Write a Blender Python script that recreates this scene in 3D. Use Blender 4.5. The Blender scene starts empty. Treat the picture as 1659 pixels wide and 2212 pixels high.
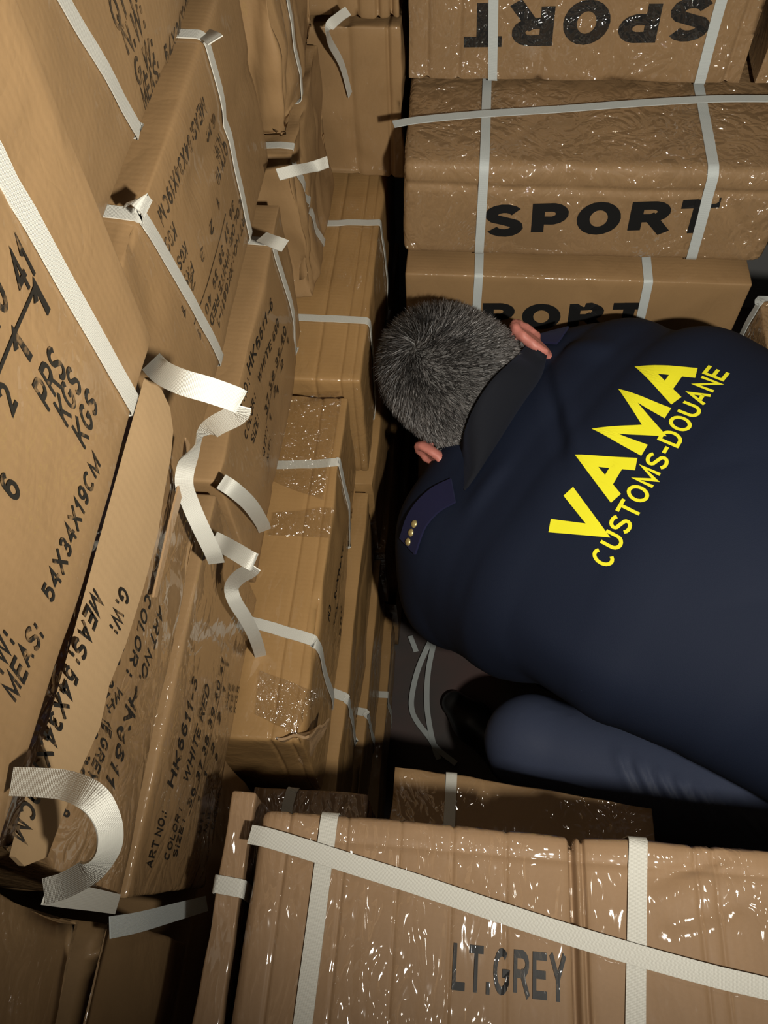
import bpy, math, random
import numpy as np
from mathutils import Vector, Matrix, noise as mnoise
from mathutils.bvhtree import BVHTree

random.seed(7); rng = np.random.default_rng(7)
SC = bpy.context.scene
COL = SC.collection

# ------------------------------------------------------------------ camera, world, light, exposure
ZO = 1.80                                        # camera height over the truck floor
F_PX, CX, CY = 1795.0, 829.5, 1106.0
R_ = np.array([[.9961, .0818, -.0336], [.0532, -.8529, -.5194], [-.0711, .5156, -.8539]])
q_, _r = np.linalg.qr(R_.T); q_ = q_ * np.sign(np.diag(_r)); R_ = q_.T   # rows: right, down, forward
cam_d = bpy.data.cameras.new('camera'); cam = bpy.data.objects.new('camera', cam_d); COL.objects.link(cam)
cam_d.sensor_fit = 'HORIZONTAL'; cam_d.sensor_width = 36; cam_d.lens = F_PX / 1659 * 36
cam_d.clip_start = .02
cam.matrix_world = Matrix(((R_[0][0], -R_[1][0], -R_[2][0], 0), (R_[0][1], -R_[1][1], -R_[2][1], 0),
                           (R_[0][2], -R_[1][2], -R_[2][2], ZO), (0, 0, 0, 1)))
SC.camera = cam
w = bpy.data.worlds.new('world'); SC.world = w; w.use_nodes = True
w.node_tree.nodes['Background'].inputs[0].default_value = (1, .93, .82, 1)
w.node_tree.nodes['Background'].inputs[1].default_value = .02
SC.view_settings.view_transform = 'Standard'; SC.view_settings.look = 'None'
SC.view_settings.exposure = 0.0; SC.view_settings.gamma = 1; SC.view_settings.use_curve_mapping = False


def spot(name, loc, target, watts, size, blend, rad, col):
    d = bpy.data.lights.new(name, 'SPOT'); o = bpy.data.objects.new(name, d); COL.objects.link(o)
    d.energy = watts; d.spot_size = math.radians(size); d.spot_blend = blend; d.shadow_soft_size = rad; d.color = col
    o.location = (loc[0], loc[1], loc[2] + ZO)
    o.rotation_euler = (Vector(target) - Vector(loc)).to_track_quat('-Z', 'Y').to_euler()
    return o


spot('torch_light', (.22, -.10, .0), (.18, 1.1, -.60), 60, 135, 1.0, .017, (1, .945, .84))
al = bpy.data.lights.new('added_sparkle_light', 'AREA'); alo = bpy.data.objects.new('added_sparkle_light', al); COL.objects.link(alo)  # added overhead light, no lamp of the truck: brings out sparkle on the foreground film
al.energy = .75; al.size = .10; al.color = (1, .92, .8); alo.location = (.46, .38, ZO + .62); alo.rotation_euler = (math.radians(-12), math.radians(12), 0)


def ray(px, py):
    v = np.array([px - CX, py - CY, F_PX]); r = R_.T @ v
    return r / np.linalg.norm(r)


def on(ax, val, px, py):                         # point of the plane axis = val seen in direction (px, py)
    r = ray(px, py); return r * (val / r[ax])


def P(px, py, d): return ray(px, py) * d


def proj(p):
    v = R_ @ np.asarray(p, float); return np.array([CX, CY]) + v[:2] / v[2] * F_PX


# ------------------------------------------------------------------ object helpers (all points are relative to the camera point; ZO lifts them)
def setp(o, label=None, cat=None, group=None, kind=None):
    for k, v in (('label', label), ('category', cat), ('group', group), ('kind', kind)):
        if v: o[k] = v
    return o


def empty(name, p, label, cat, group=None):
    o = bpy.data.objects.new(name, None); COL.objects.link(o); o.empty_display_size = .05
    o.location = (p[0], p[1], p[2] + ZO); return setp(o, label, cat, group)


def mesh_obj(name, V, Fc, mats, parent=None, org=None, smooth=True, midx=None, loops=None):
    V = np.asarray(V, float)
    if parent is not None: org = np.array(parent_org[parent.name])
    if org is None: org = np.zeros(3)
    me = bpy.data.meshes.new(name); me.from_pydata((V - org).tolist(), [], Fc if isinstance(Fc, list) else Fc.tolist())
    for m in (mats if isinstance(mats, (list, tuple)) else [mats]): me.materials.append(m)
    if midx is not None: me.polygons.foreach_set('material_index', np.asarray(midx, np.int32))
    if smooth: me.polygons.foreach_set('use_smooth', [True] * len(me.polygons))
    me.update()
    o = bpy.data.objects.new(name, me); COL.objects.link(o)
    if parent is not None:
        o.parent = parent; parent_org[o.name] = org
    else:
        o.location = (org[0], org[1], org[2] + ZO); parent_org[o.name] = org
    return o


parent_org = {}


def root(name, p, label, cat, group=None):
    o = empty(name, p, label, cat, group); parent_org[o.name] = np.array(p, float); return o


# ------------------------------------------------------------------ materials
def new_mat(name):
    m = bpy.data.materials.new(name); m.use_nodes = True; nt = m.node_tree
    b = nt.nodes['Principled BSDF']
    return m, nt, b


def N(nt, typ, **kw):
    n = nt.nodes.new(typ)
    for k, v in kw.items():
        if k in n.inputs: n.inputs[k].default_value = v
        else: setattr(n, k, v)
    return n


def L(nt, a, b): nt.links.new(a, b)


def math_(nt, op, a, b=None, clamp=False):
    n = nt.nodes.new('ShaderNodeMath'); n.operation = op; n.use_clamp = clamp
    for i, x in enumerate((a, b)):
        if x is None: continue
        if isinstance(x, (int, float)): n.inputs[i].default_value = x
        else: L(nt, x, n.inputs[i])
    return n.outputs[0]


def ramp(nt, src, stops):
    r = nt.nodes.new('ShaderNodeValToRGB'); e = r.color_ramp.elements
    while len(e) < len(stops): e.new(.5)
    for i, (p, c) in enumerate(stops): e[i].position = p; e[i].color = (*c, 1) if len(c) == 3 else c
    L(nt, src, r.inputs[0]); return r.outputs[0]


def coords(nt, scale=(1, 1, 1), out='Object'):
    t = nt.nodes.new('ShaderNodeTexCoord'); mp = nt.nodes.new('ShaderNodeMapping'); mp.inputs['Scale'].default_value = scale
    L(nt, t.outputs[out], mp.inputs[0]); return mp.outputs[0]


def film_height(nt, scl=1.0, stretch=(1, 1, 1)):
    """crinkled clear film: sharp ridges in two sizes plus tight stretch lines"""
    co = coords(nt, stretch)
    n1 = N(nt, 'ShaderNodeTexNoise', Scale=13 * scl, Detail=2.0, Roughness=.5, Distortion=1.6); L(nt, co, n1.inputs['Vector'])
    n2 = N(nt, 'ShaderNodeTexNoise', Scale=52 * scl, Detail=1.5, Roughness=.5, Distortion=1.0); L(nt, co, n2.inputs['Vector'])
    r1 = math_(nt, 'ABSOLUTE', math_(nt, 'SUBTRACT', n1.outputs[0], .5))
    r2 = math_(nt, 'ABSOLUTE', math_(nt, 'SUBTRACT', n2.outputs[0], .5))
    return math_(nt, 'ADD', math_(nt, 'MULTIPLY', r1, 1.5), math_(nt, 'MULTIPLY', r2, .42))


def cardboard(name, col, film=0.0, dist=.012, flute=(1, 0, 0), stretch=(1, 1, 1), rough=.6, dark=.88, pt=(.40, .58)):
    m, nt, b = new_mat(name)
    co = coords(nt)
    n1 = N(nt, 'ShaderNodeTexNoise', Scale=9, Detail=5, Roughness=.6); L(nt, co, n1.inputs['Vector'])
    n2 = N(nt, 'ShaderNodeTexNoise', Scale=420, Detail=2); L(nt, co, n2.inputs['Vector'])
    fac = math_(nt, 'ADD', math_(nt, 'MULTIPLY', n1.outputs[0], .8), math_(nt, 'MULTIPLY', n2.outputs[0], .2))
    c2 = tuple(x * dark for x in col); c3 = tuple(min(1, x * 1.10) for x in col)
    L(nt, ramp(nt, fac, [(.28, c2), (.5, col), (.74, c3)]), b.inputs['Base Color'])
    b.inputs['Roughness'].default_value = rough; b.inputs['Specular IOR Level'].default_value = .25
    # corrugation lines and fibre as fine relief
    wv = N(nt, 'ShaderNodeTexWave', Scale=52, Distortion=.6, Detail=1); wv.bands_direction = 'X' if flute[0] else ('Y' if flute[1] else 'Z')
    L(nt, co, wv.inputs['Vector'])
    h = math_(nt, 'ADD', math_(nt, 'MULTIPLY', wv.outputs['Fac'], .35), math_(nt, 'MULTIPLY', n2.outputs[0], .4))
    bp = N(nt, 'ShaderNodeBump', Strength=.07, Distance=.002); L(nt, h, bp.inputs['Height'])
    L(nt, bp.outputs[0], b.inputs['Normal'])
    if film:
        fh = film_height(nt, 1.0, stretch)
        pn = N(nt, 'ShaderNodeTexNoise', Scale=5, Detail=1); L(nt, co, pn.inputs['Vector'])
        patch = ramp(nt, pn.outputs[0], [(pt[0], (.12, .12, .12)), (pt[1], (1, 1, 1))])
        fb = N(nt, 'ShaderNodeBump', Strength=1.0, Distance=dist); L(nt, math_(nt, 'MULTIPLY', fh, patch), fb.inputs['Height'])
        L(nt, fb.outputs[0], b.inputs['Coat Normal'])
        fb2 = N(nt, 'ShaderNodeBump', Strength=.13, Distance=dist); L(nt, math_(nt, 'MULTIPLY', fh, patch), fb2.inputs['Height'])
        L(nt, bp.outputs[0], fb2.inputs['Normal']); L(nt, fb2.outputs[0], b.inputs['Normal'])
        b.inputs['Coat Weight'].default_value = film; b.inputs['Coat Roughness'].default_value = .065; b.inputs['Coat IOR'].default_value = 1.9
    return m


KR = (.272, .166, .076)
M_CARD = cardboard('kraft_cardboard', KR, .25, .006, (0, 1, 0), (1, 1, .5))
M_CARD_N = cardboard('kraft_cardboard_near', (.262, .163, .077), .2, .006, (0, 1, 0))
M_FILM = cardboard('kraft_under_film', (.262, .163, .088), 1.0, .028, (1, 0, 0), (1, .35, 1))
M_FILMB = cardboard('kraft_under_film_back', (.262, .163, .080), 1.0, .040, (1, 0, 0), (1, 1, .6), pt=(.34, .50))
M_GOLD = cardboard('golden_kraft', (.325, .190, .074), .45, .007, (0, 1, 0), (1, .5, 1))
M_EDGE = cardboard('kraft_with_glossy_tape', (.268, .164, .076), .9, .008, (0, 1, 0), (1, .8, 1))
M_LITE = cardboard('bare_inner_kraft', (.36, .24, .125), 0, .0, (0, 1, 0), rough=.8)
M_FLAP = cardboard('kraft_flap', (.33, .21, .11), .35, .008, (0, 1, 0))


def simple(name, col, rough=.5, metal=0, spec=.5, coat=0):
    m, nt, b = new_mat(name)
    b.inputs['Base Color'].default_value = (*col, 1); b.inputs['Roughness'].default_value = rough
    b.inputs['Metallic'].default_value = metal; b.inputs['Specular IOR Level'].default_value = spec; b.inputs['Coat Weight'].default_value = coat
    return m, nt, b


def strap_mat(name, col):
    m, nt, b = simple(name, col, .42)
    t = nt.nodes.new('ShaderNodeUVMap'); mp = N(nt, 'ShaderNodeMapping'); L(nt, t.outputs[0], mp.inputs[0])
    w1 = N(nt, 'ShaderNodeTexWave', Scale=34); w1.bands_direction = 'X'; L(nt, mp.outputs[0], w1.inputs['Vector'])
    w2 = N(nt, 'ShaderNodeTexWave', Scale=40); w2.bands_direction = 'Y'; L(nt, mp.outputs[0], w2.inputs['Vector'])
    bp = N(nt, 'ShaderNodeBump', Strength=.6, Distance=.0006); L(nt, math_(nt, 'MULTIPLY', w1.outputs['Fac'], w2.outputs['Fac']), bp.inputs['Height'])
    L(nt, bp.outputs[0], b.inputs['Normal'])
    return m


M_STRAP = strap_mat('white_strap', (.56, .55, .49))
M_STRAPB = strap_mat('cool_white_strap', (.52, .56, .55))


def print_mat(name, col, wear, base=KR):
    m, nt, b = simple(name, col, .5, 0, .3)
    n1 = N(nt, 'ShaderNodeTexNoise', Scale=120, Detail=3); L(nt, coords(nt), n1.inputs['Vector'])
    L(nt, ramp(nt, n1.outputs[0], [(.5 + wear[0], col), (.5 + wear[1], base)]), b.inputs['Base Color'])
    return m


M_INK = print_mat('black_ink', (.010, .010, .010), (.27, .34))
M_INKC = print_mat('black_ink_under_film', (.010, .010, .010), (.27, .34))
_b = M_INKC.node_tree.nodes['Principled BSDF']; _f = N(M_INKC.node_tree, 'ShaderNodeBump', Strength=1.0, Distance=.028)
L(M_INKC.node_tree, film_height(M_INKC.node_tree, 1.0, (1, .35, 1)), _f.inputs['Height']); L(M_INKC.node_tree, _f.outputs[0], _b.inputs['Coat Normal'])
_b.inputs['Coat Weight'].default_value = 1.0; _b.inputs['Coat Roughness'].default_value = .07; _b.inputs['Coat IOR'].default_value = 1.8
M_INKF = print_mat('faded_ink', (.045, .035, .024), (-.02, .22))
M_INKM = print_mat('worn_ink', (.018, .016, .013), (.06, .24))


def tape_mat():
    m, nt, b = new_mat('clear_packing_tape')
    out = nt.nodes['Material Output']; nt.nodes.remove(b)
    tr = N(nt, 'ShaderNodeBsdfTransparent'); tr.inputs[0].default_value = (.995, .99, .98, 1)
    gl = N(nt, 'ShaderNodeBsdfGlossy', Roughness=.10)
    lw = N(nt, 'ShaderNodeFresnel', IOR=1.45)
    fb = N(nt, 'ShaderNodeBump', Strength=1.0, Distance=.012); L(nt, film_height(nt, 2.0), fb.inputs['Height'])
    L(nt, fb.outputs[0], gl.inputs['Normal']); L(nt, fb.outputs[0], lw.inputs['Normal'])
    mx = N(nt, 'ShaderNodeMixShader'); mx.inputs[0].default_value = .09; L(nt, tr.outputs[0], mx.inputs[1]); L(nt, gl.outputs[0], mx.inputs[2])
    L(nt, mx.outputs[0], out.inputs[0]); return m


M_TAPE = tape_mat()

# ------------------------------------------------------------------ the truck around the load
def slab(name, lo, hi, mat):
    x0, y0, z0 = lo; x1, y1, z1 = hi
    V = [(x0, y0, z0), (x1, y0, z0), (x1, y1, z0), (x0, y1, z0), (x0, y0, z1), (x1, y0, z1), (x1, y1, z1), (x0, y1, z1)]
    Fc = [(3, 2, 1, 0), (4, 5, 6, 7), (0, 1, 5, 4), (1, 2, 6, 5), (2, 3, 7, 6), (3, 0, 4, 7)]
    o = mesh_obj(name, V, Fc, mat, org=np.array([(x0 + x1) / 2, (y0 + y1) / 2, z0]), smooth=False); setp(o, kind='structure'); return o


def floor_mat():
    m, nt, b = simple('dark_floor_board', (.05, .04, .04), .55)
    n1 = N(nt, 'ShaderNodeTexNoise', Scale=7, Detail=5); L(nt, coords(nt), n1.inputs['Vector'])
    L(nt, ramp(nt, n1.outputs[0], [(.35, (.060, .058, .055)), (.55, (.085, .060, .055)), (.75, (.11, .06, .055))]), b.inputs['Base Color'])
    return m


M_FLOOR = floor_mat(); M_WALL = simple('truck_wall', (.25, .25, .25), .6)[0]
FX0, FX1, FY0, FY1 = -1.0, 1.5, -1.3, 1.85
slab('floor', (FX0, FY0, -ZO - .05), (FX1, FY1, -ZO), M_FLOOR)
slab('wall_left', (FX0 - .05, FY0, -ZO), (FX0, FY1, .95), M_WALL)
slab('wall_right', (FX1, FY0, -ZO), (FX1 + .05, FY1, .95), M_WALL)
slab('wall_back', (FX0, FY1, -ZO), (FX1, FY1 + .05, .95), M_WALL)
slab('ceiling', (FX0, FY0, .95), (FX1, FY1, 1.0), M_WALL)

# ------------------------------------------------------------------ lettering
_font_cache = {}


def _arc(cx, cy, rx, ry, a0, a1, n=9):
    return [(cx + rx * math.cos(math.radians(a0 + (a1 - a0) * i / (n - 1))), cy + ry * math.sin(math.radians(a0 + (a1 - a0) * i / (n - 1)))) for i in range(n)]


_S = _arc(.5, .755, .5, .245, 25, 200, 8) + [(.12, .60), (.5, .505), (.88, .40)] + _arc(.5, .245, .5, .245, 20, -160, 8)
GL_ = {  # width, strokes (centre lines in a unit box)
    'A': (.82, [[(0, 0), (.5, 1), (1, 0)], [(.18, .34), (.82, .34)]]),
    'C': (.80, [_arc(.5, .5, .5, .5, 48, 312, 15)]),
    'D': (.78, [[(0, 0), (0, 1), (.45, 1)] + _arc(.45, .5, .55, .5, 80, -80, 9) + [(.45, 0), (0, 0)]]),
    'E': (.70, [[(1, 0), (0, 0), (0, 1), (1, 1)], [(0, .52), (.9, .52)]]),
    'G': (.84, [_arc(.5, .5, .5, .5, 50, 325, 15) + [(.95, .45), (.55, .45)]]),
    'H': (.76, [[(0, 0), (0, 1)], [(1, 0), (1, 1)], [(0, .52), (1, .52)]]),
    'I': (.20, [[(.5, 0), (.5, 1)]]),
    'K': (.76, [[(0, 0), (0, 1)], [(1, 1), (.06, .40)], [(.32, .57), (1, 0)]]),
    'L': (.64, [[(0, 1), (0, 0), (1, 0)]]),
    'M': (.92, [[(0, 0), (0, 1), (.5, .05), (1, 1), (1, 0)]]),
    'N': (.78, [[(0, 0), (0, 1), (1, 0), (1, 1)]]),
    'O': (.86, [_arc(.5, .5, .5, .5, 0, 360, 21)]),
    'P': (.72, [[(0, 0), (0, 1), (.55, 1)] + _arc(.55, .735, .45, .265, 80, -80, 8) + [(.55, .47), (0, .47)]]),
    'Q': (.86, [_arc(.5, .5, .5, .5, 0, 360, 21), [(.62, .25), (1, -.05)]]),
    'R': (.78, [[(0, 0), (0, 1), (.55, 1)] + _arc(.55, .745, .43, .255, 80, -80, 8) + [(.55, .49), (0, .49)], [(.55, .49), (1, 0)]]),
    'S': (.76, [_S]),
    'T': (.72, [[(0, 1), (1, 1)], [(.5, 1), (.5, 0)]]),
    'U': (.78, [[(0, 1), (0, .38)] + _arc(.5, .36, .5, .36, 190, 350, 9) + [(1, .38), (1, 1)]]),
    'V': (.80, [[(0, 1), (.5, 0), (1, 1)]]),
    'W': (1.1, [[(0, 1), (.25, 0), (.5, .95), (.75, 0), (1, 1)]]),
    'X': (.76, [[(0, 0), (1, 1)], [(0, 1), (1, 0)]]),
    'Y': (.76, [[(0, 1), (.5, .45), (1, 1)], [(.5, .45), (.5, 0)]]),
    'Z': (.70, [[(0, 1), (1, 1), (0, 0), (1, 0)]]),
    '0': (.62, [_arc(.5, .5, .5, .5, 0, 360, 19)]), '1': (.40, [[(.0, .72), (.62, 1), (.62, 0)]]),
    '2': (.62, [_arc(.5, .72, .48, .28, 165, -30, 9) + [(0, 0), (1, 0)]]),
    '3': (.62, [_arc(.46, .75, .46, .25, 150, -80, 9) + _arc(.46, .26, .52, .26, 80, -150, 9)]),
    '4': (.64, [[(.76, 0), (.76, 1), (0, .3), (1, .3)]]), '5': (.62, [[(.92, 1), (.16, 1), (.08, .52)] + _arc(.46, .33, .52, .33, 120, -150, 10)]),
    '6': (.62, [_arc(.5, .31, .5, .31, 0, 360, 15), [(.0, .33), (.06, .66)] + _arc(.52, .68, .46, .32, 170, 40, 6)]),
    '7': (.60, [[(0, 1), (1, 1), (.35, 0)]]),
    '8': (.62, [_arc(.5, .76, .42, .24, 0, 360, 15), _arc(.5, .26, .5, .26, 0, 360, 15)]),
    '9': (.62, [_arc(.5, .69, .5, .31, 0, 360, 15), [(1, .67), (.94, .34)] + _arc(.48, .32, .46, .32, -10, -140, 6)]),
    ':': (.18, [[(.5, .02), (.5, .12)], [(.5, .60), (.5, .70)]]), '.': (.18, [[(.5, -.02), (.5, .08)]]), '-': (.40, [[(0, .42), (1, .42)]]),
}


def glyphs(s, wt=.16, sub=None, gap=.17):
    """stroke lettering: cap height 1, stroke weight wt"""
    k = (s, wt, sub, gap)
    if k in _font_cache: return _font_cache[k]
    V, Fc, x = [], [], 0.0
    for ch in s:
        if ch not in GL_: x += .34; continue
        w_, st = GL_[ch]
        for ln in st:
            pts = [(x + wt / 2 + X * (max(w_, wt * 1.05) - wt), wt / 2 + Y * (1 - wt)) for X, Y in ln]
            closed = abs(pts[0][0] - pts[-1][0]) + abs(pts[0][1] - pts[-1][1]) < 1e-6
            p = np.array(pts)
            if len(p) <= 3 and not closed or ch in 'MNWVAEFHKLTXYZ1447':     # square stroke ends
                d0 = p[0] - p[1]; d1 = p[-1] - p[-2]
                p[0] += d0 / np.linalg.norm(d0) * wt * (.5 if ch not in 'AVMNW' else .0); p[-1] += d1 / np.linalg.norm(d1) * wt * (.5 if ch not in 'AVMNW' else .0)
            d = np.diff(p, axis=0); d /= np.linalg.norm(d, axis=1, keepdims=True); nn = np.stack([-d[:, 1], d[:, 0]], 1)
            off = []
            for i in range(len(p)):
                if closed and i in (0, len(p) - 1): a, b = nn[-1], nn[0]
                else: a, b = nn[max(i - 1, 0)], nn[min(i, len(nn) - 1)]
                m = a + b; l = np.linalg.norm(m); m = m / l if l > 1e-6 else a
                off.append(m * (wt / 2) / max(.42, float(m @ a)))
            off = np.array(off); lft, rgt = p + off, p - off
            for i in range(len(p) - 1):
                n = 1 if not sub else max(1, int(math.ceil(np.linalg.norm(p[i + 1] - p[i]) / sub)))
                m2 = 1 if not sub else max(1, int(math.ceil(wt / sub)))
                for q in range(n):
                    for r in range(m2):
                        f = lambda t, u: (lft[i] * (1 - t) + lft[i + 1] * t) * (1 - u) + (rgt[i] * (1 - t) + rgt[i + 1] * t) * u
                        b0 = len(V); V += [f(q / n, r / m2), f((q + 1) / n, r / m2), f((q + 1) / n, (r + 1) / m2), f(q / n, (r + 1) / m2)]
                        Fc.append((b0 + 3, b0 + 2, b0 + 1, b0))
        x += w_ + gap
    _font_cache[k] = (np.array(V).reshape(-1, 2), Fc); return _font_cache[k]


CAP = 1.0


# ------------------------------------------------------------------ cartons
class Carton:
    def __init__(self, lo, hi, label, mat=None, group=None, res=.012, r=.007, bulge=.004, nz=.0025, nsc=9.0, creases=(), grooves=(), seed=0, name='carton', shear=None):
        self.lo, self.hi = np.array(lo, float), np.array(hi, float)
        self.r, self.bulge, self.nz, self.nsc, self.seed = r, bulge, nz, nsc, seed
        self.creases = creases; self.grooves = grooves; self.shear = shear
        c = (self.lo + self.hi) / 2
        self.root = root(name, (c[0], c[1], self.lo[2]), label, 'carton', group)
        self.mat = mat or M_CARD
        self.body(res)

    def disp(self, b, n):
        """displaced points for base points b (on the rounded box) with outward normals n"""
        c = (self.lo + self.hi) / 2; h = (self.hi - self.lo) / 2
        t = np.clip(np.abs((b - c) / h), 0, 1); e = 1 - t ** 2
        an = np.abs(n)
        A = self.bulge * (an[:, 0] * e[:, 1] * e[:, 2] + an[:, 1] * e[:, 0] * e[:, 2] + an[:, 2] * e[:, 0] * e[:, 1])
        if self.nz:
            s = self.nsc; o = self.seed * 3.7
            A = A + self.nz * np.array([mnoise.noise((p[0] * s + o, p[1] * s - o, p[2] * s + 2 * o)) * 1.2 + .4 * mnoise.noise((p[0] * s * 3.1 + o, p[1] * s * 3.1, p[2] * s * 3.1 - o)) for p in b])
        for (ax, v, wd, dp, amp) in self.grooves:      # soft crush lines running across a whole face: coordinate ax = v
            A = A - dp * np.exp(-((b[:, ax] - v) / wd) ** 2)
        for (p0, p1, wd, dp) in self.creases:          # creases from point to point
            p0 = np.asarray(p0, float); p1 = np.asarray(p1, float); d = p1 - p0
            tt = np.clip(((b - p0) @ d) / (d @ d), 0, 1); q = p0 + tt[:, None] * d
            A = A - dp * np.exp(-(np.linalg.norm(b - q, axis=1) / wd) ** 2)
        A = A - self.bulge * .8 - self.nz * .5
        out = b + n * A[:, None]
        if self.shear is not None: out = self.shear(out)
        return out

    def round_(self, p):
        r = self.r; q = np.clip(p, self.lo + r, self.hi - r); d = p - q
        ln = np.linalg.norm(d, axis=1, keepdims=True); n = d / np.maximum(ln, 1e-9)
        return q + n * r, n

    def body(self, res):
        lo, hi, r = self.lo, self.hi, self.r
        g = []
        for a in range(3):
            k = max(2, int(round((hi[a] - lo[a] - 2 * r) / res)))
            g.append(np.concatenate([[lo[a], lo[a] + .4 * r], np.linspace(lo[a] + r, hi[a] - r, k + 1), [hi[a] - .4 * r, hi[a]]]))
        for (ax, v, wd, dp, _a) in self.grooves:
            ex = [v + wd * q for q in (-2, -1.3, -.8, -.4, 0, .4, .8, 1.3, 2) if lo[ax] + r < v + wd * q < hi[ax] - r]
            g[ax] = np.unique(np.round(np.concatenate([g[ax], ex]), 6))
        pts = {}; V = []; Fc = []

        def vid(i, j, k):
            if (i, j, k) not in pts:
                pts[(i, j, k)] = len(V); V.append((g[0][i], g[1][j], g[2][k]))
            return pts[(i, j, k)]
        n = [len(x) for x in g]
        for ax in range(3):
            u, v = [(1, 2), (2, 0), (0, 1)][ax]
            for end in (0, n[ax] - 1):
                for i in range(n[u] - 1):
                    for j in range(n[v] - 1):
                        q = []
                        for (di, dj) in ((0, 0), (1, 0), (1, 1), (0, 1)):
                            ix = [0, 0, 0]; ix[ax] = end; ix[u] = i + di; ix[v] = j + dj; q.append(vid(*ix))
                        Fc.append(tuple(q) if end else tuple(q[::-1]))
        b, nn = self.round_(np.array(V))
        self.body_obj = mesh_obj('box_body', self.disp(b, nn), Fc, self.mat, self.root)

    # a point of a face (axis ax, side s) with in-plane coordinates taken from p, lifted by off
    def face(self, ax, s, p, off):
        p = np.array(p, float).copy(); p[:, ax] = self.hi[ax] if s > 0 else self.lo[ax]
        eps = 1e-4
        for a in range(3):
            if a != ax: p[:, a] = np.clip(p[:, a], self.lo[a] + eps, self.hi[a] - eps)
        b, n = self.round_(p); return self.disp(b, n) + n * off

    def text(self, ax, s, lines, mat=None, name='printed_text', bold=.17):
        """lines: (string, baseline start, baseline end, cap height) ; points are on the face"""
        VV = []; FF = []; k = 0
        nrm = np.zeros(3); nrm[ax] = s
        for (st, a, e, cap, *rest) in lines:
            a = np.array(a, float); e = np.array(e, float)
            a[ax] = e[ax] = 0
            bd = rest[0] if rest else bold
            if st == '_':                                  # a ruled line
                d = (e - a); up = np.cross(nrm, d); up /= np.linalg.norm(up); nseg = 12
                pts = [a + d * i / nseg + up * (cap * j) for i in range(nseg + 1) for j in (0, 1)]
                f = [(2 * i, 2 * i + 2, 2 * i + 3, 2 * i + 1) for i in range(nseg)]; pts = np.array(pts)
            else:
                g, f = glyphs(st, bd)
                if not len(g): continue
                x0, x1 = g[:, 0].min(), g[:, 0].max()
                u = (e - a); up = np.cross(nrm, u); up /= np.linalg.norm(up)
                pts = a + np.outer((g[:, 0] - x0) / (x1 - x0), u) + np.outer(g[:, 1] / CAP, up * cap)
            VV.append(self.face(ax, s, pts, .0009)); FF += [tuple(i + k for i in q) for q in f]; k += len(pts)
        return mesh_obj(name, np.concatenate(VV), FF, mat or M_INK, self.root, smooth=False)

    def loop_strap(self, ax, fn, w=.0125, mat=None, off=.0012, sides=None, name='strap'):
        """a strap right round the box in the plane across axis ax; fn(p) gives the coordinate along ax"""
        u, v = [(1, 2), (2, 0), (0, 1)][ax]
        lo, hi, r = self.lo, self.hi, self.r
        per = []
        cs = [(lo[u], lo[v]), (hi[u], lo[v]), (hi[u], hi[v]), (lo[u], hi[v])]
        for i in range(4):
            a = np.array(cs[i]); b = np.array(cs[(i + 1) % 4]); ln = np.linalg.norm(b - a); dd = (b - a) / ln
            ss = np.concatenate([[0, r * .35, r * .7], np.linspace(r, ln - r, max(3, int(ln / .015))), [ln - r * .7, ln - r * .35]])
            for t in ss: per.append(a + dd * t)
        per.append(per[0]); per = np.array(per)
        p = np.zeros((len(per), 3)); p[:, u] = per[:, 0]; p[:, v] = per[:, 1]
        p[:, ax] = [fn(q) for q in p]
        b, n = self.round_(p); n = n.copy(); n[:, ax] = 0; n /= np.linalg.norm(n, axis=1, keepdims=True)
        C_ = self.disp(b, n) + n * off
        # keep the strap taut: light smoothing that never sinks into the box
        return ribbon(name, C_, n, w, mat or M_STRAP, self.root)


def ribbon(name, C_, n, w, mat, parent=None, t=.0009, org=None):
    C_ = np.asarray(C_, float); n = np.asarray(n, float)
    T = np.gradient(C_, axis=0); T /= np.maximum(np.linalg.norm(T, axis=1, keepdims=True), 1e-9)
    S = np.cross(T, n); S /= np.maximum(np.linalg.norm(S, axis=1, keepdims=True), 1e-9)
    n2 = np.cross(S, T)
    V = []
    for i in range(len(C_)):
        for a, b in ((-.5, 0), (.5, 0), (.5, 1), (-.5, 1)): V.append(C_[i] + S[i] * w * a + n2[i] * t * b)
    Fc = []; m = 4 * (len(C_) - 1)
    for i in range(len(C_) - 1):
        for j in range(4):
            k = (j + 1) % 4; Fc.append((4 * i + j, 4 * i + k, 4 * i + 4 + k, 4 * i + 4 + j))
    Fc += [(3, 2, 1, 0), (m, m + 1, m + 2, m + 3)]
    o = mesh_obj(name, V, Fc, mat, parent, smooth=True, org=org)
    ex = np.zeros(len(o.data.edges), bool)
    for e in o.data.edges:
        a, b = e.vertices; ex[e.index] = (a % 4 == b % 4) or (a // 4 == b // 4)  and a // 4 in (0, len(C_) - 1)
    sh = o.data.attributes.new('sharp_edge', 'BOOLEAN', 'EDGE'); sh.data.foreach_set('value', ex)
    d = np.concatenate([[0], np.cumsum(np.linalg.norm(np.diff(C_, axis=0), axis=1))])
    uv = o.data.uv_layers.new(name='UVMap'); arr = []
    for p in o.data.polygons:
        for vi in p.vertices: arr += [d[vi // 4] * 10, (vi % 4 in (1, 2)) * w * 10]
    uv.data.foreach_set('uv', arr)
    return o


def spline(pts, k=8):
    pts = [np.asarray(p, float) for p in pts]; out = []
    q = [2 * pts[0] - pts[1]] + pts + [2 * pts[-1] - pts[-2]]
    for i in range(1, len(q) - 2):
        for j in range(k):
            t = j / k; a, b, c, d = q[i - 1], q[i], q[i + 1], q[i + 2]
            out.append(.5 * (2 * b + (c - a) * t + (2 * a - 5 * b + 4 * c - d) * t * t + (3 * b - a - 3 * c + d) * t ** 3))
    out.append(pts[-1]); return np.array(out)


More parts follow.
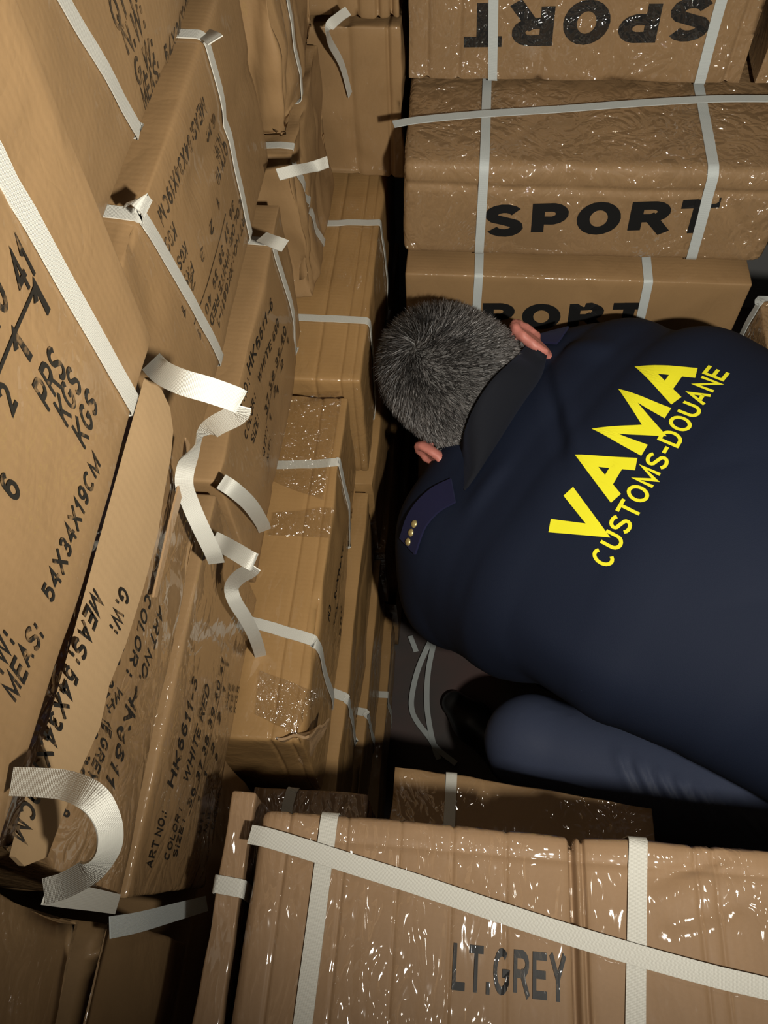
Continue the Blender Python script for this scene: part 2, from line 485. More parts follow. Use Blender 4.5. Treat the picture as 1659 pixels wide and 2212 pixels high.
def free_strap(pts, nrm, w=.0125, mat=None, parent=None, name='strap', k=8, org=None):
    """loose strap through points; nrm = one normal or one per point"""
    C_ = spline(pts, k)
    nr = np.asarray(nrm, float)
    if nr.ndim == 1: n = np.repeat(nr[None], len(C_), 0)
    else: n = spline(list(nr), k)
    return ribbon(name, C_, n, w, mat or M_STRAP, parent, org=org)


def sheet(name, pts, mat, parent, nu=10, nv=10, thick=.0025, jit=0.0, seed=1):
    """a thick flap spanning four corners (a,b,c,d) with optional bow"""
    a, b, c, d = [np.array(p, float) for p in pts]
    nrm = np.cross(b - a, d - a); nrm /= np.linalg.norm(nrm)
    V = []
    for side in (0, 1):
        for i in range(nu + 1):
            for j in range(nv + 1):
                s, t = i / nu, j / nv
                p = (a * (1 - s) + b * s) * (1 - t) + (d * (1 - s) + c * s) * t
                p = p + nrm * (jit * mnoise.noise((s * 3 + seed, t * 3, seed * 1.3)) + (thick if side else 0)); V.append(p)
    Fc = []; m = (nu + 1) * (nv + 1); id_ = lambda i, j: i * (nv + 1) + j
    for i in range(nu):
        for j in range(nv):
            q = (id_(i, j), id_(i + 1, j), id_(i + 1, j + 1), id_(i, j + 1)); Fc.append(q[::-1]); Fc.append(tuple(x + m for x in q))
    rim = [id_(i, 0) for i in range(nu + 1)] + [id_(nu, j) for j in range(1, nv + 1)] + [id_(i, nv) for i in range(nu - 1, -1, -1)] + [id_(0, j) for j in range(nv - 1, 0, -1)]
    for i in range(len(rim)):
        x, y = rim[i], rim[(i + 1) % len(rim)]; Fc.append((x, y, y + m, x + m))
    return mesh_obj(name, V, Fc, mat, parent, smooth=False)


XF = lambda X: (lambda px, py: on(0, X, px, py))
YF = lambda Y: (lambda px, py: on(1, Y, px, py))
ZF = lambda Z: (lambda px, py: on(2, Z, px, py))


def tl(st, fn, a, e, cap, *rest): return (st, fn(*a), fn(*e), cap, *rest)
# ------------------------------------------------------------------ the load: cartons stacked in rows
def lin(ax, q0, q1):
    q0 = np.asarray(q0, float); q1 = np.asarray(q1, float); d = np.abs(q1 - q0); d[ax] = -1; o = int(np.argmax(d))
    return lambda p: q0[ax] + (q1[ax] - q0[ax]) * float(np.clip((p[o] - q0[o]) / (q1[o] - q0[o]), -.25, 1.25))


def prism(name, pts, nrm, thick, mat, parent):
    """thick flat panel with any outline"""
    pts = [np.array(p, float) for p in pts]; n = len(pts); nrm = np.asarray(nrm, float)
    V = pts + [p + nrm * thick for p in pts]
    Fc = [tuple(range(n))[::-1], tuple(range(n, 2 * n))] + [(i, (i + 1) % n, (i + 1) % n + n, i + n) for i in range(n)]
    return mesh_obj(name, V, Fc, mat, parent, smooth=False)


GL, GB, GH = 'cartons stacked along the left', 'cartons stacked at the back', 'cartons hidden low in the load'
NX = np.array([1., 0, 0]); NZ_ = np.array([0, 0, 1.]); NY_ = np.array([0, -1., 0])

# --- left side, top row
x = XF(-.18)
A1 = Carton((-.56, -.24, -.38), (-.18, .347, -.10), 'brown carton at the left edge printed 54X34X19CM under one white strap', M_CARD_N, GL,
            res=.011, bulge=.003, nz=.004, nsc=7, seed=3, r=.006,
            creases=[(x(107, 282), x(56, 384), .010, .003)])
A1.loop_strap(1, lin(1, x(0, 340), x(290, 860)), w=.0135)
A1.text(0, 1, [tl('_', x, (-60, 985), (85, 622), .0022), tl('40', x, (-2, 740), (32, 655), .021), tl('41', x, (60, 650), (84, 590), .021),
               tl('1', x, (103, 700), (116, 668), .018), tl('1', x, (66, 800), (78, 768), .018), tl('2', x, (38, 905), (50, 868), .017), tl('1', x, (-6, 1015), (4, 985), .016),
               tl('6', x, (42, 1090), (53, 1058), .017), tl('PRS', x, (112, 896), (147, 805), .020), tl('KGS', x, (148, 925), (179, 838), .018), tl('KGS', x, (184, 972), (215, 881), .018),
               tl('54X34X19CM', x, (117, 1306), (219, 1008), .0135), tl('MEAS:', x, (46, 1522), (104, 1376), .0165), tl('G.W:', x, (2, 1500), (44, 1390), .0165)], M_INKM)

x = XF(-.235)
A2 = Carton((-.6, .356, -.378), (-.235, .905, -.12), 'brown carton at the upper left with faded QTY, N.W., G.W. print', M_CARD_N, GL,
            res=.013, bulge=.003, nz=.005, nsc=6, seed=5, r=.007, creases=[])
A2.loop_strap(1, lin(1, x(140, -10), x(340, 335)), w=.0125)
A2.text(0, 1, [tl('QTY:', x, (264, 76), (300, 4), .024), tl('N.W:', x, (286, 126), (318, 60), .021), tl('G.W:', x, (309, 193), (342, 128), .020), tl('MEAS:', x, (326, 243), (358, 172), .019),
               tl('54X34X19CM', x, (369, 150), (436, 0), .017)], M_INKF)

# --- left side, second row
x = XF(-.205)
B1 = Carton((-.57, .05, -.62), (-.205, .352, -.388), 'torn carton printed upside down HK6611-6 white grey, with a pale loose flap', M_EDGE, GL,
            res=.010, bulge=.003, nz=.004, nsc=8, seed=8, r=.006, creases=[(x(200, 1560), x(330, 1500), .008, .004), (x(230, 1530), x(300, 1620), .006, .004), (x(60, 1880), x(130, 1800), .012, .006)])
B1.text(0, 1, [tl('ART NO.', x, (350, 1305), (300, 1462), .0150), tl('HK6611-6', x, (296, 1480), (206, 1757), .0165), tl('COLOR :', x, (322, 1278), (272, 1450), .0140), tl('WHITE GREY', x, (258, 1480), (193, 1678), .0140),
               tl('SIZE: 36  37  38  39', x, (296, 1258), (168, 1672), .0140), tl('_', x, (263, 1360), (145, 1690), .0012), tl('8', x, (150, 1740), (145, 1757), .014)], M_INKM)
xf = XF(-.190)
flap_out = [(312, 815), (340, 842), (358, 880), (365, 930), (360, 985), (346, 1060), (332, 1150), (300, 1270), (262, 1390), (225, 1480), (205, 1570), (150, 1690), (90, 1850), (40, 1870), (20, 1850), (40, 1770), (95, 1590), (150, 1400), (235, 1090)]
fl = prism('loose_flap', [xf(*q) for q in flap_out], NX, .003, M_LITE, B1.root)


def flat_text(par, fn, lines, n, off, mat, bold=.17, name='printed_text'):
    VV, FF, k = [], [], 0
    for st, a, e, cap in lines:
        a = fn(*a); e = fn(*e); g, f = glyphs(st, bold); x0, x1 = g[:, 0].min(), g[:, 0].max()
        u = e - a; up = np.cross(n, u); up /= np.linalg.norm(up)
        VV.append(a + np.outer((g[:, 0] - x0) / (x1 - x0), u) + np.outer(g[:, 1] / CAP, up * cap) + n * off)
        FF += [tuple(i + k for i in q) for q in f]; k += len(g)
    return mesh_obj(name, np.concatenate(VV), FF, mat, par, smooth=False)


flat_text(B1.root, xf, [('MEAS: 54X34X1', (186, 1266), (52, 1650), .0185), ('9CM', (42, 1690), (4, 1800), .0185), ('G.W:', (246, 1260), (222, 1352), .018)], NX, .0042, M_INKM)
# strip of raw torn edge beside the flap
prism('torn_edge', [XF(-.2)(*q) for q in [(398, 945), (407, 960), (394, 1050), (380, 1110), (366, 1160), (335, 1290), (328, 1290), (352, 1180), (374, 1085), (390, 1020)]], NX, .0015, M_FLAP, B1.root)
# curling strap of this carton: stands off the faces, folds and hangs
q = [on(0, -.186, 328, 783), on(0, -.172, 352, 806), on(0, -.155, 395, 826), on(0, -.140, 450, 842), on(0, -.128, 505, 861), on(0, -.1255, 519, 868)]
nn = [-v / np.linalg.norm(v) for v in q]
free_strap(q, nn, .0150, parent=B1.root)
q = [on(0, -.1255, 519, 876), on(0, -.130, 512, 895), on(0, -.150, 462, 922), on(0, -.172, 425, 955), on(0, -.190, 404, 1000), on(0, -.195, 398, 1045), on(0, -.194, 412, 1090), on(0, -.190, 434, 1140), on(0, -.188, 458, 1190), on(0, -.192, 468, 1215)]
nn = [-v / np.linalg.norm(v) for v in q]
nn[3] = nn[3] + np.array([.8, 0, 0]); nn[4] = np.array([.35, -.9, .3]); nn[5] = np.array([.25, -.95, .25]); nn[6] = np.array([.5, -.8, .35]); nn[9] = np.array([.25, -.9, .2])
free_strap(q, nn, .0135, parent=B1.root)
# big loop close to the lens
q = [on(0, -.178, 28, 1688), on(0, -.165, 80, 1690), on(0, -.150, 140, 1696), on(0, -.135, 190, 1716), on(0, -.128, 222, 1752), on(0, -.128, 236, 1800), on(0, -.135, 228, 1845), on(0, -.150, 190, 1884), on(0, -.168, 140, 1912), on(0, -.180, 98, 1925)]
nn = [-v / np.linalg.norm(v) for v in q]
nn[4] = nn[4] + np.array([.7, .1, -.1]); nn[5] = np.array([.75, -.45, .3]); nn[6] = np.array([.6, -.6, .5])
free_strap(q, nn, .0118, parent=B1.root)
q = [on(0, -.180, 98, 1925), on(0, -.188, 150, 1935), on(0, -.196, 210, 1945), on(0, -.202, 252, 1953)]
free_strap(q, [-v / np.linalg.norm(v) for v in q], .0120, parent=B1.root)

x = XF(-.222)
B2 = Carton((-.58, .362, -.618), (-.222, .846, -.386), 'brown carton printed upside down HK6611 white red, bound by two tight slanting straps', M_CARD, GL,
            res=.011, bulge=.003, nz=.0035, nsc=7, seed=11, r=.008, creases=[(x(300, 480), x(340, 640), .02, .004), (x(420, 400), x(560, 120), .012, .003)])
B2.loop_strap(1, lin(1, x(455, 118), x(555, 545)))
B2.loop_strap(1, lin(1, x(310, 445), x(492, 795)))
B2.text(0, 1, [tl('MEAS: 54X34X19CM', x, (438, 205), (352, 455), .0150), tl('G.W:', x, (460, 240), (446, 285), .014), tl('KGS', x, (380, 478), (364, 520), .014), tl('N.W:', x, (478, 285), (466, 325), .013), tl('KGS', x, (402, 520), (388, 560), .013),
               tl('PRS', x, (415, 560), (402, 600), .013), tl('QTY: 10', x, (488, 300), (464, 375), .014), tl('1   2   3   2   1', x, (468, 420), (398, 665), .012),
               tl('_', x, (490, 460), (424, 700), .0012), tl('36  37  38  39  40  41', x, (506, 430), (432, 715), .0115), tl('COLOR: WHITE RED', x, (522, 425), (455, 690), .0115), tl('ART NO.: HK6611-1', x, (536, 440), (470, 690), .0115)], M_INKF)

B3 = Carton((-.55, .862, -.612), (-.198, 1.12, -.383), 'crumpled brown carton beyond the far left strap, its lower corner crushed to a point', M_CARD, GL,
            res=.008, bulge=.004, nz=.010, nsc=10, seed=14, r=.010,
            creases=[((-.198, .892, -.40), (-.198, .874, -.59), .006, .018), ((-.198, .90, -.6), (-.198, .96, -.39), .008, .008), ((-.198, .99, -.6), (-.198, 1.02, -.39), .007, .007), ((-.25, .862, -.6), (-.215, .862, -.4), .01, .012)])
B3.loop_strap(1, lin(1, (-.198, .955, -.61), (-.198, .945, -.39)), w=.011)

# --- left side, third row
x = XF(-.207)


def c1shear(P_):
    P_ = P_.copy(); t = np.clip((.2 - P_[:, 1]) / .14, 0, 1); P_[:, 1] += t * (-(P_[:, 2] + .64)) * .16; return P_


C1 = Carton((-.57, .050, -.872), (-.207, .402, -.640), 'brown carton printed upright HK6611-3 white red, with glossy taped edges', M_EDGE, GL,
            res=.010, bulge=.002, nz=.003, nsc=8, seed=17, r=.007, shear=c1shear)
C1.text(0, 1, [tl('ART NO.:', x, (335, 1898), (363, 1770), .0160), tl('HK6611-3', x, (374, 1714), (431, 1474), .0170), tl('COLOR :', x, (364, 1893), (392, 1770), .0140), tl('WHITE RED', x, (401, 1708), (455, 1490), .0165), tl('SIZE :', x, (380, 1893), (400, 1800), .0130),
               tl('36 37 38 39 40 41', x, (409, 1770), (487, 1432), .0125), tl('_', x, (407, 1790), (491, 1425), .0012), tl('1   1   2   2   1   1', x, (428, 1760), (498, 1438), .0115),
               tl('QTY:', x, (430, 1845), (445, 1772), .0130), tl('8', x, (468, 1648), (471, 1632), .014), tl('PRS', x, (493, 1535), (503, 1482), .0125), tl('N.W:', x, (444, 1845), (459, 1775), .0125), tl('KGS', x, (504, 1540), (514, 1484), .0125),
               tl('G.W:', x, (458, 1840), (472, 1772), .0125), tl('KGS', x, (515, 1543), (525, 1486), .0125), tl('MEAS: 54X34X19CM', x, (474, 1800), (533, 1520), .0115)], M_INKM)
# second curling strap, on this carton
q = [on(0, -.196, 462, 1166), on(0, -.186, 482, 1176), on(0, -.170, 510, 1192), on(0, -.155, 540, 1210), on(0, -.1525, 549, 1214)]
free_strap(q, [-v / np.linalg.norm(v) for v in q], .0150, parent=C1.root)
q = [on(0, -.1525, 549, 1222), on(0, -.158, 541, 1232), on(0, -.175, 515, 1248), on(0, -.188, 500, 1270), on(0, -.188, 508, 1300), on(0, -.186, 530, 1335), on(0, -.188, 550, 1375), on(0, -.196, 562, 1412), on(0, -.2, 564, 1432)]
nn = [-v / np.linalg.norm(v) for v in q]; nn[7] = np.array([.3, -.85, .1]); nn[8] = np.array([.2, -.9, .1])
free_strap(q, nn, .0130, parent=C1.root)
# strap showing under the lower flap edge
q = [on(0, -.206, 236, 2004), on(0, -.204, 300, 1992), on(0, -.204, 380, 1970), on(0, -.205, 445, 1952)]
free_strap(q, [-v / np.linalg.norm(v) for v in q], .0135, mat=M_STRAPB, parent=C1.root)

C2 = Carton((-.57, .408, -.865), (-.206, .812, -.640), 'brown carton printed upright HK6611-6, mid left, standing just above the golden taped cartons', M_CARD, GL,
            res=.011, bulge=.003, nz=.0035, nsc=9, seed=21, r=.008, creases=[(x(475, 1020), x(600, 1050), .008, .002), (x(620, 560), x(650, 760), .01, .004)])
C2.loop_strap(1, lin(1, x(603, 562), x(652, 770)))
q = [on(0, -.203, 478, 1040), on(0, -.192, 505, 1058), on(0, -.190, 540, 1090), on(0, -.198, 565, 1128), on(0, -.204, 572, 1145)]
free_strap(q, [-v / np.linalg.norm(v) for v in q], .0150, parent=C2.root)
C2.text(0, 1, [tl('ART NO :', x, (522, 922), (545, 830), .0130), tl('HK6611-6', x, (546, 812), (588, 662), .0150), tl('COLOR :', x, (536, 953), (556, 860), .0120), tl('WHITE 690', x, (564, 832), (600, 702), .0125), tl('SIZE :', x, (547, 962), (560, 905), .0120),
               tl('37 38 39 40', x, (574, 900), (613, 715), .0120), tl('_', x, (572, 918), (616, 705), .0012), tl('1   2   2   1', x, (583, 915), (618, 740), .0110), tl('QTY :', x, (563, 990), (576, 930), .0115), tl('N.W :', x, (575, 1000), (584, 950), .0110), tl('1', x, (600, 860), (603, 845), .012)], M_INKM)

C3 = Carton((-.55, .862, -.860), (-.196, 1.12, -.622), 'crumpled brown carton at the far left whose crushed corner points down at the golden row', M_CARD, GL,
            res=.008, bulge=.004, nz=.010, nsc=10, seed=25, r=.010,
            creases=[((-.196, .895, -.64), (-.196, .874, -.84), .006, .018), ((-.196, .905, -.80), (-.196, .955, -.74), .006, .008), ((-.196, .90, -.85), (-.196, .95, -.63), .008, .009), ((-.196, 1.0, -.85), (-.196, 1.03, -.64), .008, .006)])
x = XF(-.196)
C3.loop_strap(1, lin(1, x(668, 390), x(716, 565)), w=.0115)
q = [on(0, -.193, 600, 378), on(0, -.175, 640, 368), on(0, -.160, 680, 360), on(0, -.145, 709, 350)]
free_strap(q, [np.array([.1, -.5, .85])] * 4, .0125, parent=C3.root)
q = [on(0, -.206, 566, 512), on(0, -.190, 590, 522), on(0, -.176, 616, 532)]
free_strap(q, [np.array([.1, -.35, .9])] * 3, .0145, parent=C2.root)
q = [on(0, -.232, 436, 72), on(0, -.215, 455, 80), on(0, -.208, 466, 88)]
free_strap(q, [np.array([.1, -.45, .9])] * 3, .0145, parent=B2.root)
q = [on(0, -.228, 286, 440), on(0, -.214, 302, 432), on(0, -.212, 318, 452)]
free_strap(q, [np.array([.25, -.35, .9]), np.array([.4, -.35, .8]), np.array([.7, -.4, .5])], .0140, parent=B2.root)

# --- near left, close under the lens
B0 = Carton((-.6, -.35, -.62), (-.222, .043, -.388), 'plain brown carton in the lower left corner below the big strap loop', M_CARD_N, GL, res=.014, nz=.006, nsc=8, seed=28)
C0 = Carton((-.57, -.35, -.872), (-.214, .046, -.640), 'brown carton at the bottom left directly under the HK6611-3 carton flap', M_CARD_N, GL, res=.012, nz=.005, nsc=8, seed=30)
D0 = Carton((-.57, -.35, -1.11), (-.215, .226, -.878), 'carton low at the left edge of the load, hidden under the near left stack', M_CARD, GH, res=.03, seed=31)
LS = Carton((-.163, -.33, -.99), (-.139, .149, -.698), 'flat taped carton standing on edge, wedged left of the LT.GREY carton', M_FILM, GL, res=.006, r=.004, bulge=.0, nz=.003, nsc=12, seed=33)
LS.loop_strap(1, lin(1, (-.163, .076, -.698), (-.139, .074, -.698)), w=.0130, off=.002)

# --- golden taped row (fourth) and the ledges below it
z = ZF(-.878)
D1 = Carton((-.55, .236, -1.11), (-.133, .716, -.878), 'golden brown carton with crinkled tape and two straps, its end corner bent open', M_GOLD, GL,
            res=.009, r=.008, bulge=.004, nz=.004, nsc=9, seed=36,
            grooves=[(0, -.172, .0022, .0016, 0), (0, -.150, .002, .0012, 0)],
            creases=[(z(600, 880), z(720, 830), .005, .003), (z(560, 1420), z(600, 1560), .006, .004), (z(690, 1300), z(700, 1480), .008, .006), (z(640, 1590), z(690, 1520), .012, .012), (z(575, 1010), z(700, 1000), .004, .002)])
D1.loop_strap(1, lin(1, z(605, 1000), z(735, 993)))
D1.loop_strap(1, lin(1, z(570, 1352), z(700, 1388)), w=.0135)
xs = XF(-.133)
D1.text(0, 1, [tl('MEAS:', xs, (759, 1082), (748, 1145), .014), tl('N.W:', xs, (772, 1095), (763, 1150), .013), tl('G.W:', xs, (785, 1110), (777, 1165), .013), tl('55X40X25', xs, (739, 1160), (722, 1288), .013), tl('CM', xs, (716, 1303), (712, 1335), .014),
               tl('KGS', xs, (727, 1302), (721, 1348), .014), tl('KGS', xs, (740, 1308), (733, 1370), .014)], M_INK)
for (a, b, c, d, sd) in [((604, 862), (742, 850), (700, 1085), (592, 1045), 1), ((580, 1160), (712, 1165), (722, 1100), (590, 1110), 2), ((552, 1545), (640, 1590), (690, 1500), (562, 1450), 4)]:
    sheet('packing_tape', [z(*q) + NZ_ * .004 for q in (d, c, b, a)], M_TAPE, D1.root, 12, 8, .0004, .003, sd)
# corner of the near end, pulled out and bent
sheet('bent_corner', [z(600, 1598) + NZ_ * .002, z(668, 1592) + NZ_ * .003, on(2, -.93, 712, 1560), on(2, -1.0, 660, 1655)], M_FLAP, D1.root, 8, 8, .003, .006, 6)
D2 = Carton((-.55, .728, -1.10), (-.116, 1.30, -.868), 'golden brown carton behind the taped one, two straps crossing its top beside the head', M_GOLD, GL,
            res=.010, r=.010, bulge=.004, nz=.004, nsc=8, seed=38, grooves=[(0, -.185, .0025, .0018, 0), (0, -.150, .002, .0014, 0), (0, -.134, .002, .0012, 0)])
z = ZF(-.868)
D2.loop_strap(1, lin(1, z(660, 685), z(795, 690)))
D2.loop_strap(1, lin(1, z(705, 482), z(822, 475)))
rows = [(-1.34, -1.116, -.116, 'first'), (-1.57, -1.342, -.104, 'second'), (-1.80, -1.572, -.086, 'third')]
for i, (z0, z1, xh, nm) in enumerate(rows):
    lab = ['brown carton just under the golden taped one, its top a thin ledge', 'carton second below the golden taped one, short white strap across its ledge',
           'carton third below the golden taped one, standing on the dark floor'][i]
    c = Carton((-.52, .226 + .012 * i, z0), (xh, .716, z1), lab, M_GOLD, GL, res=.014, r=.007, nz=.004, nsc=9, seed=40 + i, grooves=[(2, z1 - .06, .01, .002, 0)])
    zz = ZF(z1); pa, pb = [((735, 1500), (758, 1512)), ((788, 1537), (801, 1545)), ((828, 1500), (851, 1500))][i]
    c.loop_strap(1, lin(1, zz(*pa), zz(*pb)), w=.013)
    lab2 = ['carton low at the left behind the head, under the strapped golden carton', 'carton second from the floor at the far left of the pit', 'carton on the floor at the far left corner of the pit'][i]
    Carton((-.52, .722, z0), (xh + .006, 1.30, z1), lab2, M_GOLD, GL, res=.03, r=.007, nz=.004, seed=45 + i)

# --- back: cartons facing the lens
y2 = YF(.95)
S2 = Carton((-.083, .95, -.850), (.436, 1.47, -.690), 'film wrapped carton printed SPORT upright in full, in the back stack', M_FILMB, GB,
            res=.008, r=.016, bulge=.005, nz=.003, nsc=8, seed=50,
            grooves=[(2, -.728, .006, .003, 0)],
            creases=[(y2(1165, 400), y2(1150, 560), .004, .002), (y2(1570, 430), y2(1630, 560), .007, .004), (y2(1215, 350), y2(1240, 400), .006, .004), (ZF(-.69)(1180, 240), ZF(-.69)(1110, 300), .006, .003), (ZF(-.69)(1270, 190), ZF(-.69)(1275, 330), .005, .003), (ZF(-.69)(1400, 190), ZF(-.69)(1400, 330), .006, .004), (ZF(-.69)(1450, 190), ZF(-.69)(1450, 330), .005, .003), (ZF(-.69)(1175, 190), ZF(-.69)(1175, 330), .005, .003)])
S2.loop_strap(0, lin(0, y2(1034, 563), y2(1044, 400)), w=.0125, mat=M_STRAPB)
S2.loop_strap(0, lin(0, y2(1494, 562), y2(1537, 400)), w=.0140, mat=M_STRAPB)
zt = ZF(-.685)
q = [zt(850, 278), zt(910, 268), zt(1040, 256), zt(1200, 246), zt(1330, 236), zt(1450, 228), zt(1560, 223), zt(1680, 223)]
free_strap([p + NZ_ * .006 for p in q], NZ_, .0145, mat=M_STRAPB, parent=S2.root)
S2.text(1, -1, [tl('SPORT', y2, (1047, 512), (1538, 506), .0545, .25)], M_INK)

y3 = YF(.925)
S3 = Carton((-.077, .925, -1.085), (.425, 1.47, -.856), 'plain carton printed SPORT at the back, half hidden behind the head', M_CARD, GB,
            res=.009, r=.006, bulge=.003, nz=.003, nsc=8, seed=53, creases=[(y3(1255, 570), y3(1285, 680), .006, .003)])
S3.loop_strap(0, lin(0, y3(1036, 570), y3(1030, 660)), w=.0125, mat=M_STRAPB)
S3.loop_strap(0, lin(0, y3(1410, 572), y3(1388, 670)), w=.0130, mat=M_STRAPB)
S3.text(1, -1, [tl('SPORT', YF(.925), (955, 712), (1385, 712), .0545, .25)], M_INK)

y4 = YF(1.12)
S4 = Carton((-.085, 1.12, -.686), (.376, 1.6, -.44), 'film wrapped carton printed SPORT upside down, at the top of the photograph', M_FILMB, GB,
            res=.008, r=.006, bulge=.004, nz=.003, nsc=8, seed=56, grooves=[(0, -.055, .004, .004, 0), (0, -.012, .004, .003, 0), (0, .352, .004, .004, 0), (0, .10, .006, .002, 0)])
S4.loop_strap(0, lin(0, y4(1064, 165), y4(1066, 0)), w=.0125, mat=M_STRAPB)
S4.loop_strap(0, lin(0, y4(1520, 150), y4(1560, 0)), w=.0140, mat=M_STRAPB)
S4.text(1, -1, [tl('SPORT', y4, (1552, -8), (1003, 8), .058, .25)], M_INKC)
S5 = Carton((.386, 1.115, -.684), (.86, 1.6, -.44), 'film wrapped carton in the upper right corner beside the upside down SPORT carton', M_FILMB, GB, res=.012, nz=.004, seed=58)
S5b = Carton((.442, .96, -.850), (.95, 1.47, -.690), 'carton at the right edge of the back stack, right of the upright SPORT carton', M_FILMB, GB, res=.02, nz=.004, seed=59)

yk = YF(1.135)
K1 = Carton((-.50, 1.135, -.858), (-.087, 1.5, -.615), 'creased brown carton in the far left corner, facing the lens behind the golden row', M_CARD, GB,
            res=.010, r=.007, nz=.006, nsc=11, seed=60, grooves=[(0, -.110, .003, .004, 0), (0, -.165, .006, .003, 0)])
K2 = Carton((-.50, 1.135, -.612), (-.089, 1.5, -.37), 'creased brown carton at the top of the far left corner, with a drooping strap end', M_CARD, GB,
            res=.010, r=.007, nz=.006, nsc=11, seed=61, grooves=[(0, -.104, .003, .006, 0), (0, -.122, .003, .005, 0), (0, -.150, .004, .004, 0), (0, -.178, .006, .003, 0)])
q = [on(1, 1.08, 752, 24), on(1, 1.07, 730, 40), on(1, 1.06, 708, 62), on(1, 1.09, 712, 90), on(1, 1.12, 738, 140), on(1, 1.13, 756, 205)]
free_strap(q, [np.array([.2, -.5, .8]), np.array([.1, -.5, .8]), np.array([.8, -.5, .4]), np.array([.9, -.35, .2]), np.array([.93, -.3, .1]), np.array([.93, -.3, .1])], .0125, parent=K2.root)
for i, (z0, z1) in enumerate([(-1.32, -1.088), (-1.56, -1.323), (-1.80, -1.563)]):
    Carton((-.06, .945, z0), (.43, 1.47, z1), ['carton of the back stack hidden behind the crouching man, third from the floor', 'carton of the back stack hidden behind the crouching man, second from the floor', 'carton of the back stack standing on the floor behind the crouching man'][i], M_CARD, GH, res=.03, seed=64 + i)

# --- right stack
R1 = Carton((.424, .765, -1.10), (.92, .912, -.862), 'strapped carton at the right edge of the photograph beyond the shoulder', M_FILMB, 'cartons stacked along the right', res=.010, r=.008, nz=.005, nsc=10, seed=70)
R1.loop_strap(1, lin(1, on(2, -.862, 1612, 672), on(2, -.862, 1659, 622)), w=.013, mat=M_STRAPB)
for i, (z0, z1) in enumerate([(-1.33, -1.103), (-1.565, -1.333), (-1.80, -1.568)]):
    Carton((.427, .765, z0), (.92, .912, z1), ['carton of the right stack under the strapped one', 'carton second from the floor in the right stack', 'carton on the floor at the foot of the right stack'][i], M_CARD, GH, res=.03, seed=72 + i)

# --- bottom of the photograph: the LT.GREY carton seen from above and the cartons that carry it
zl = ZF(-.68)
LT = Carton((-.136, -.33, -.99), (.412, .136, -.68), 'large film wrapped carton printed LT.GREY across the bottom of the photograph', M_FILM, 'cartons in the foreground',
            res=.0065, r=.012, bulge=.004, nz=.0035, nsc=7, seed=80,
            grooves=[(0, .112, .0022, .009, 0), (0, .120, .0016, .004, 0), (0, -.108, .0018, .0013, 0), (0, -.062, .0016, .0012, 0), (0, -.020, .0015, .001, 0), (0, .021, .0016, .0012, 0), (0, .062, .0018, .0012, 0), (0, .205, .002, .0012, 0), (0, .219, .002, .0014, 0), (1, .112, .003, .001, 0)],
            creases=[(zl(1000, 1830), zl(1120, 1990), .004, .003), (zl(900, 1790), zl(1000, 1900), .004, .002), (zl(1420, 1900), zl(1560, 1850), .005, .003), (zl(1450, 1990), zl(1600, 1950), .006, .003), (zl(820, 1900), zl(900, 2010), .005, .002)])
LT.loop_strap(0, lin(0, zl(714, 1740), zl(655, 2200)), w=.0135)
LT.loop_strap(0, lin(0, zl(1381, 1800), zl(1374, 2212)), w=.0140)
q = [zl(541, 1803), zl(580, 1812), zl(660, 1836), zl(760, 1868), zl(900, 1912), zl(1060, 1966), zl(1220, 2018), zl(1380, 2066), zl(1540, 2110), zl(1700, 2150), (.33, .016, -.68), (.400, -.002, -.681), (.4135, -.006, -.700), (.4150, -.010, -.80), (.4150, -.012, -.97)]
q = [np.array(p) + NZ_ * (.0035 if i else .001) for i, p in enumerate(q)]
free_strap(q, [NZ_] * (len(q) - 3) + [np.array([.9, 0, .4])] + [NX] * 2, .0142, mat=M_STRAP, parent=LT.root, k=10)
LT.text(2, 1, [tl('LT.GREY', zl, (976, 2138), (1226, 2166), .030, .18)], M_INKC)
M1 = Carton((-.050, -.33, -1.29), (.265, .262, -.996), 'carton under the LT.GREY one, its far top edge lit before the knee', M_EDGE, 'cartons in the foreground', res=.010, r=.009, nz=.005, nsc=10, seed=83, shear=lambda p: p - np.stack([p[:, 0] * 0, np.clip(p[:, 1], 0, 1) * .34 * (p[:, 0] + .05), p[:, 0] * 0], 1))
M1.loop_strap(0, lin(0, on(2, -.996, 976, 1665), on(2, -.996, 972, 1745)), w=.013)
Carton((.272, -.33, -1.29), (.56, .135, -.996), 'carton hidden under the right half of the LT.GREY carton', M_CARD, GH, res=.03, seed=84)
M0 = Carton((-.212, -.33, -1.29), (-.064, .224, -.996), 'shaded carton in the gap left of the LT.GREY carton, below the bent corner', M_FILM, 'cartons in the foreground', res=.010, r=.009, nz=.004, nsc=10, seed=85)
M0.loop_strap(0, lin(0, on(2, -.996, 640, 1672), on(2, -.996, 625, 1720)), w=.013)
Carton((-.21, -.33, -1.80), (.15, .225, -1.292), 'tall carton on the floor under the foreground cartons, left half', M_CARD, GH, res=.03, seed=87)
Carton((.16, -.33, -1.80), (.50, .235, -1.292), 'tall carton on the floor under the foreground cartons, right half', M_CARD, GH, res=.03, seed=88)
for i, (z0, z1) in enumerate([(-1.34, -1.112), (-1.57, -1.342), (-1.80, -1.572)]):
    Carton((-.57, -.35, z0), (-.218, .222, z1), ['carton at the foot of the near left stack, third from the floor', 'carton at the foot of the near left stack, second from the floor', 'carton at the foot of the near left stack, on the floor'][i], M_CARD, GH, res=.03, seed=90 + i)

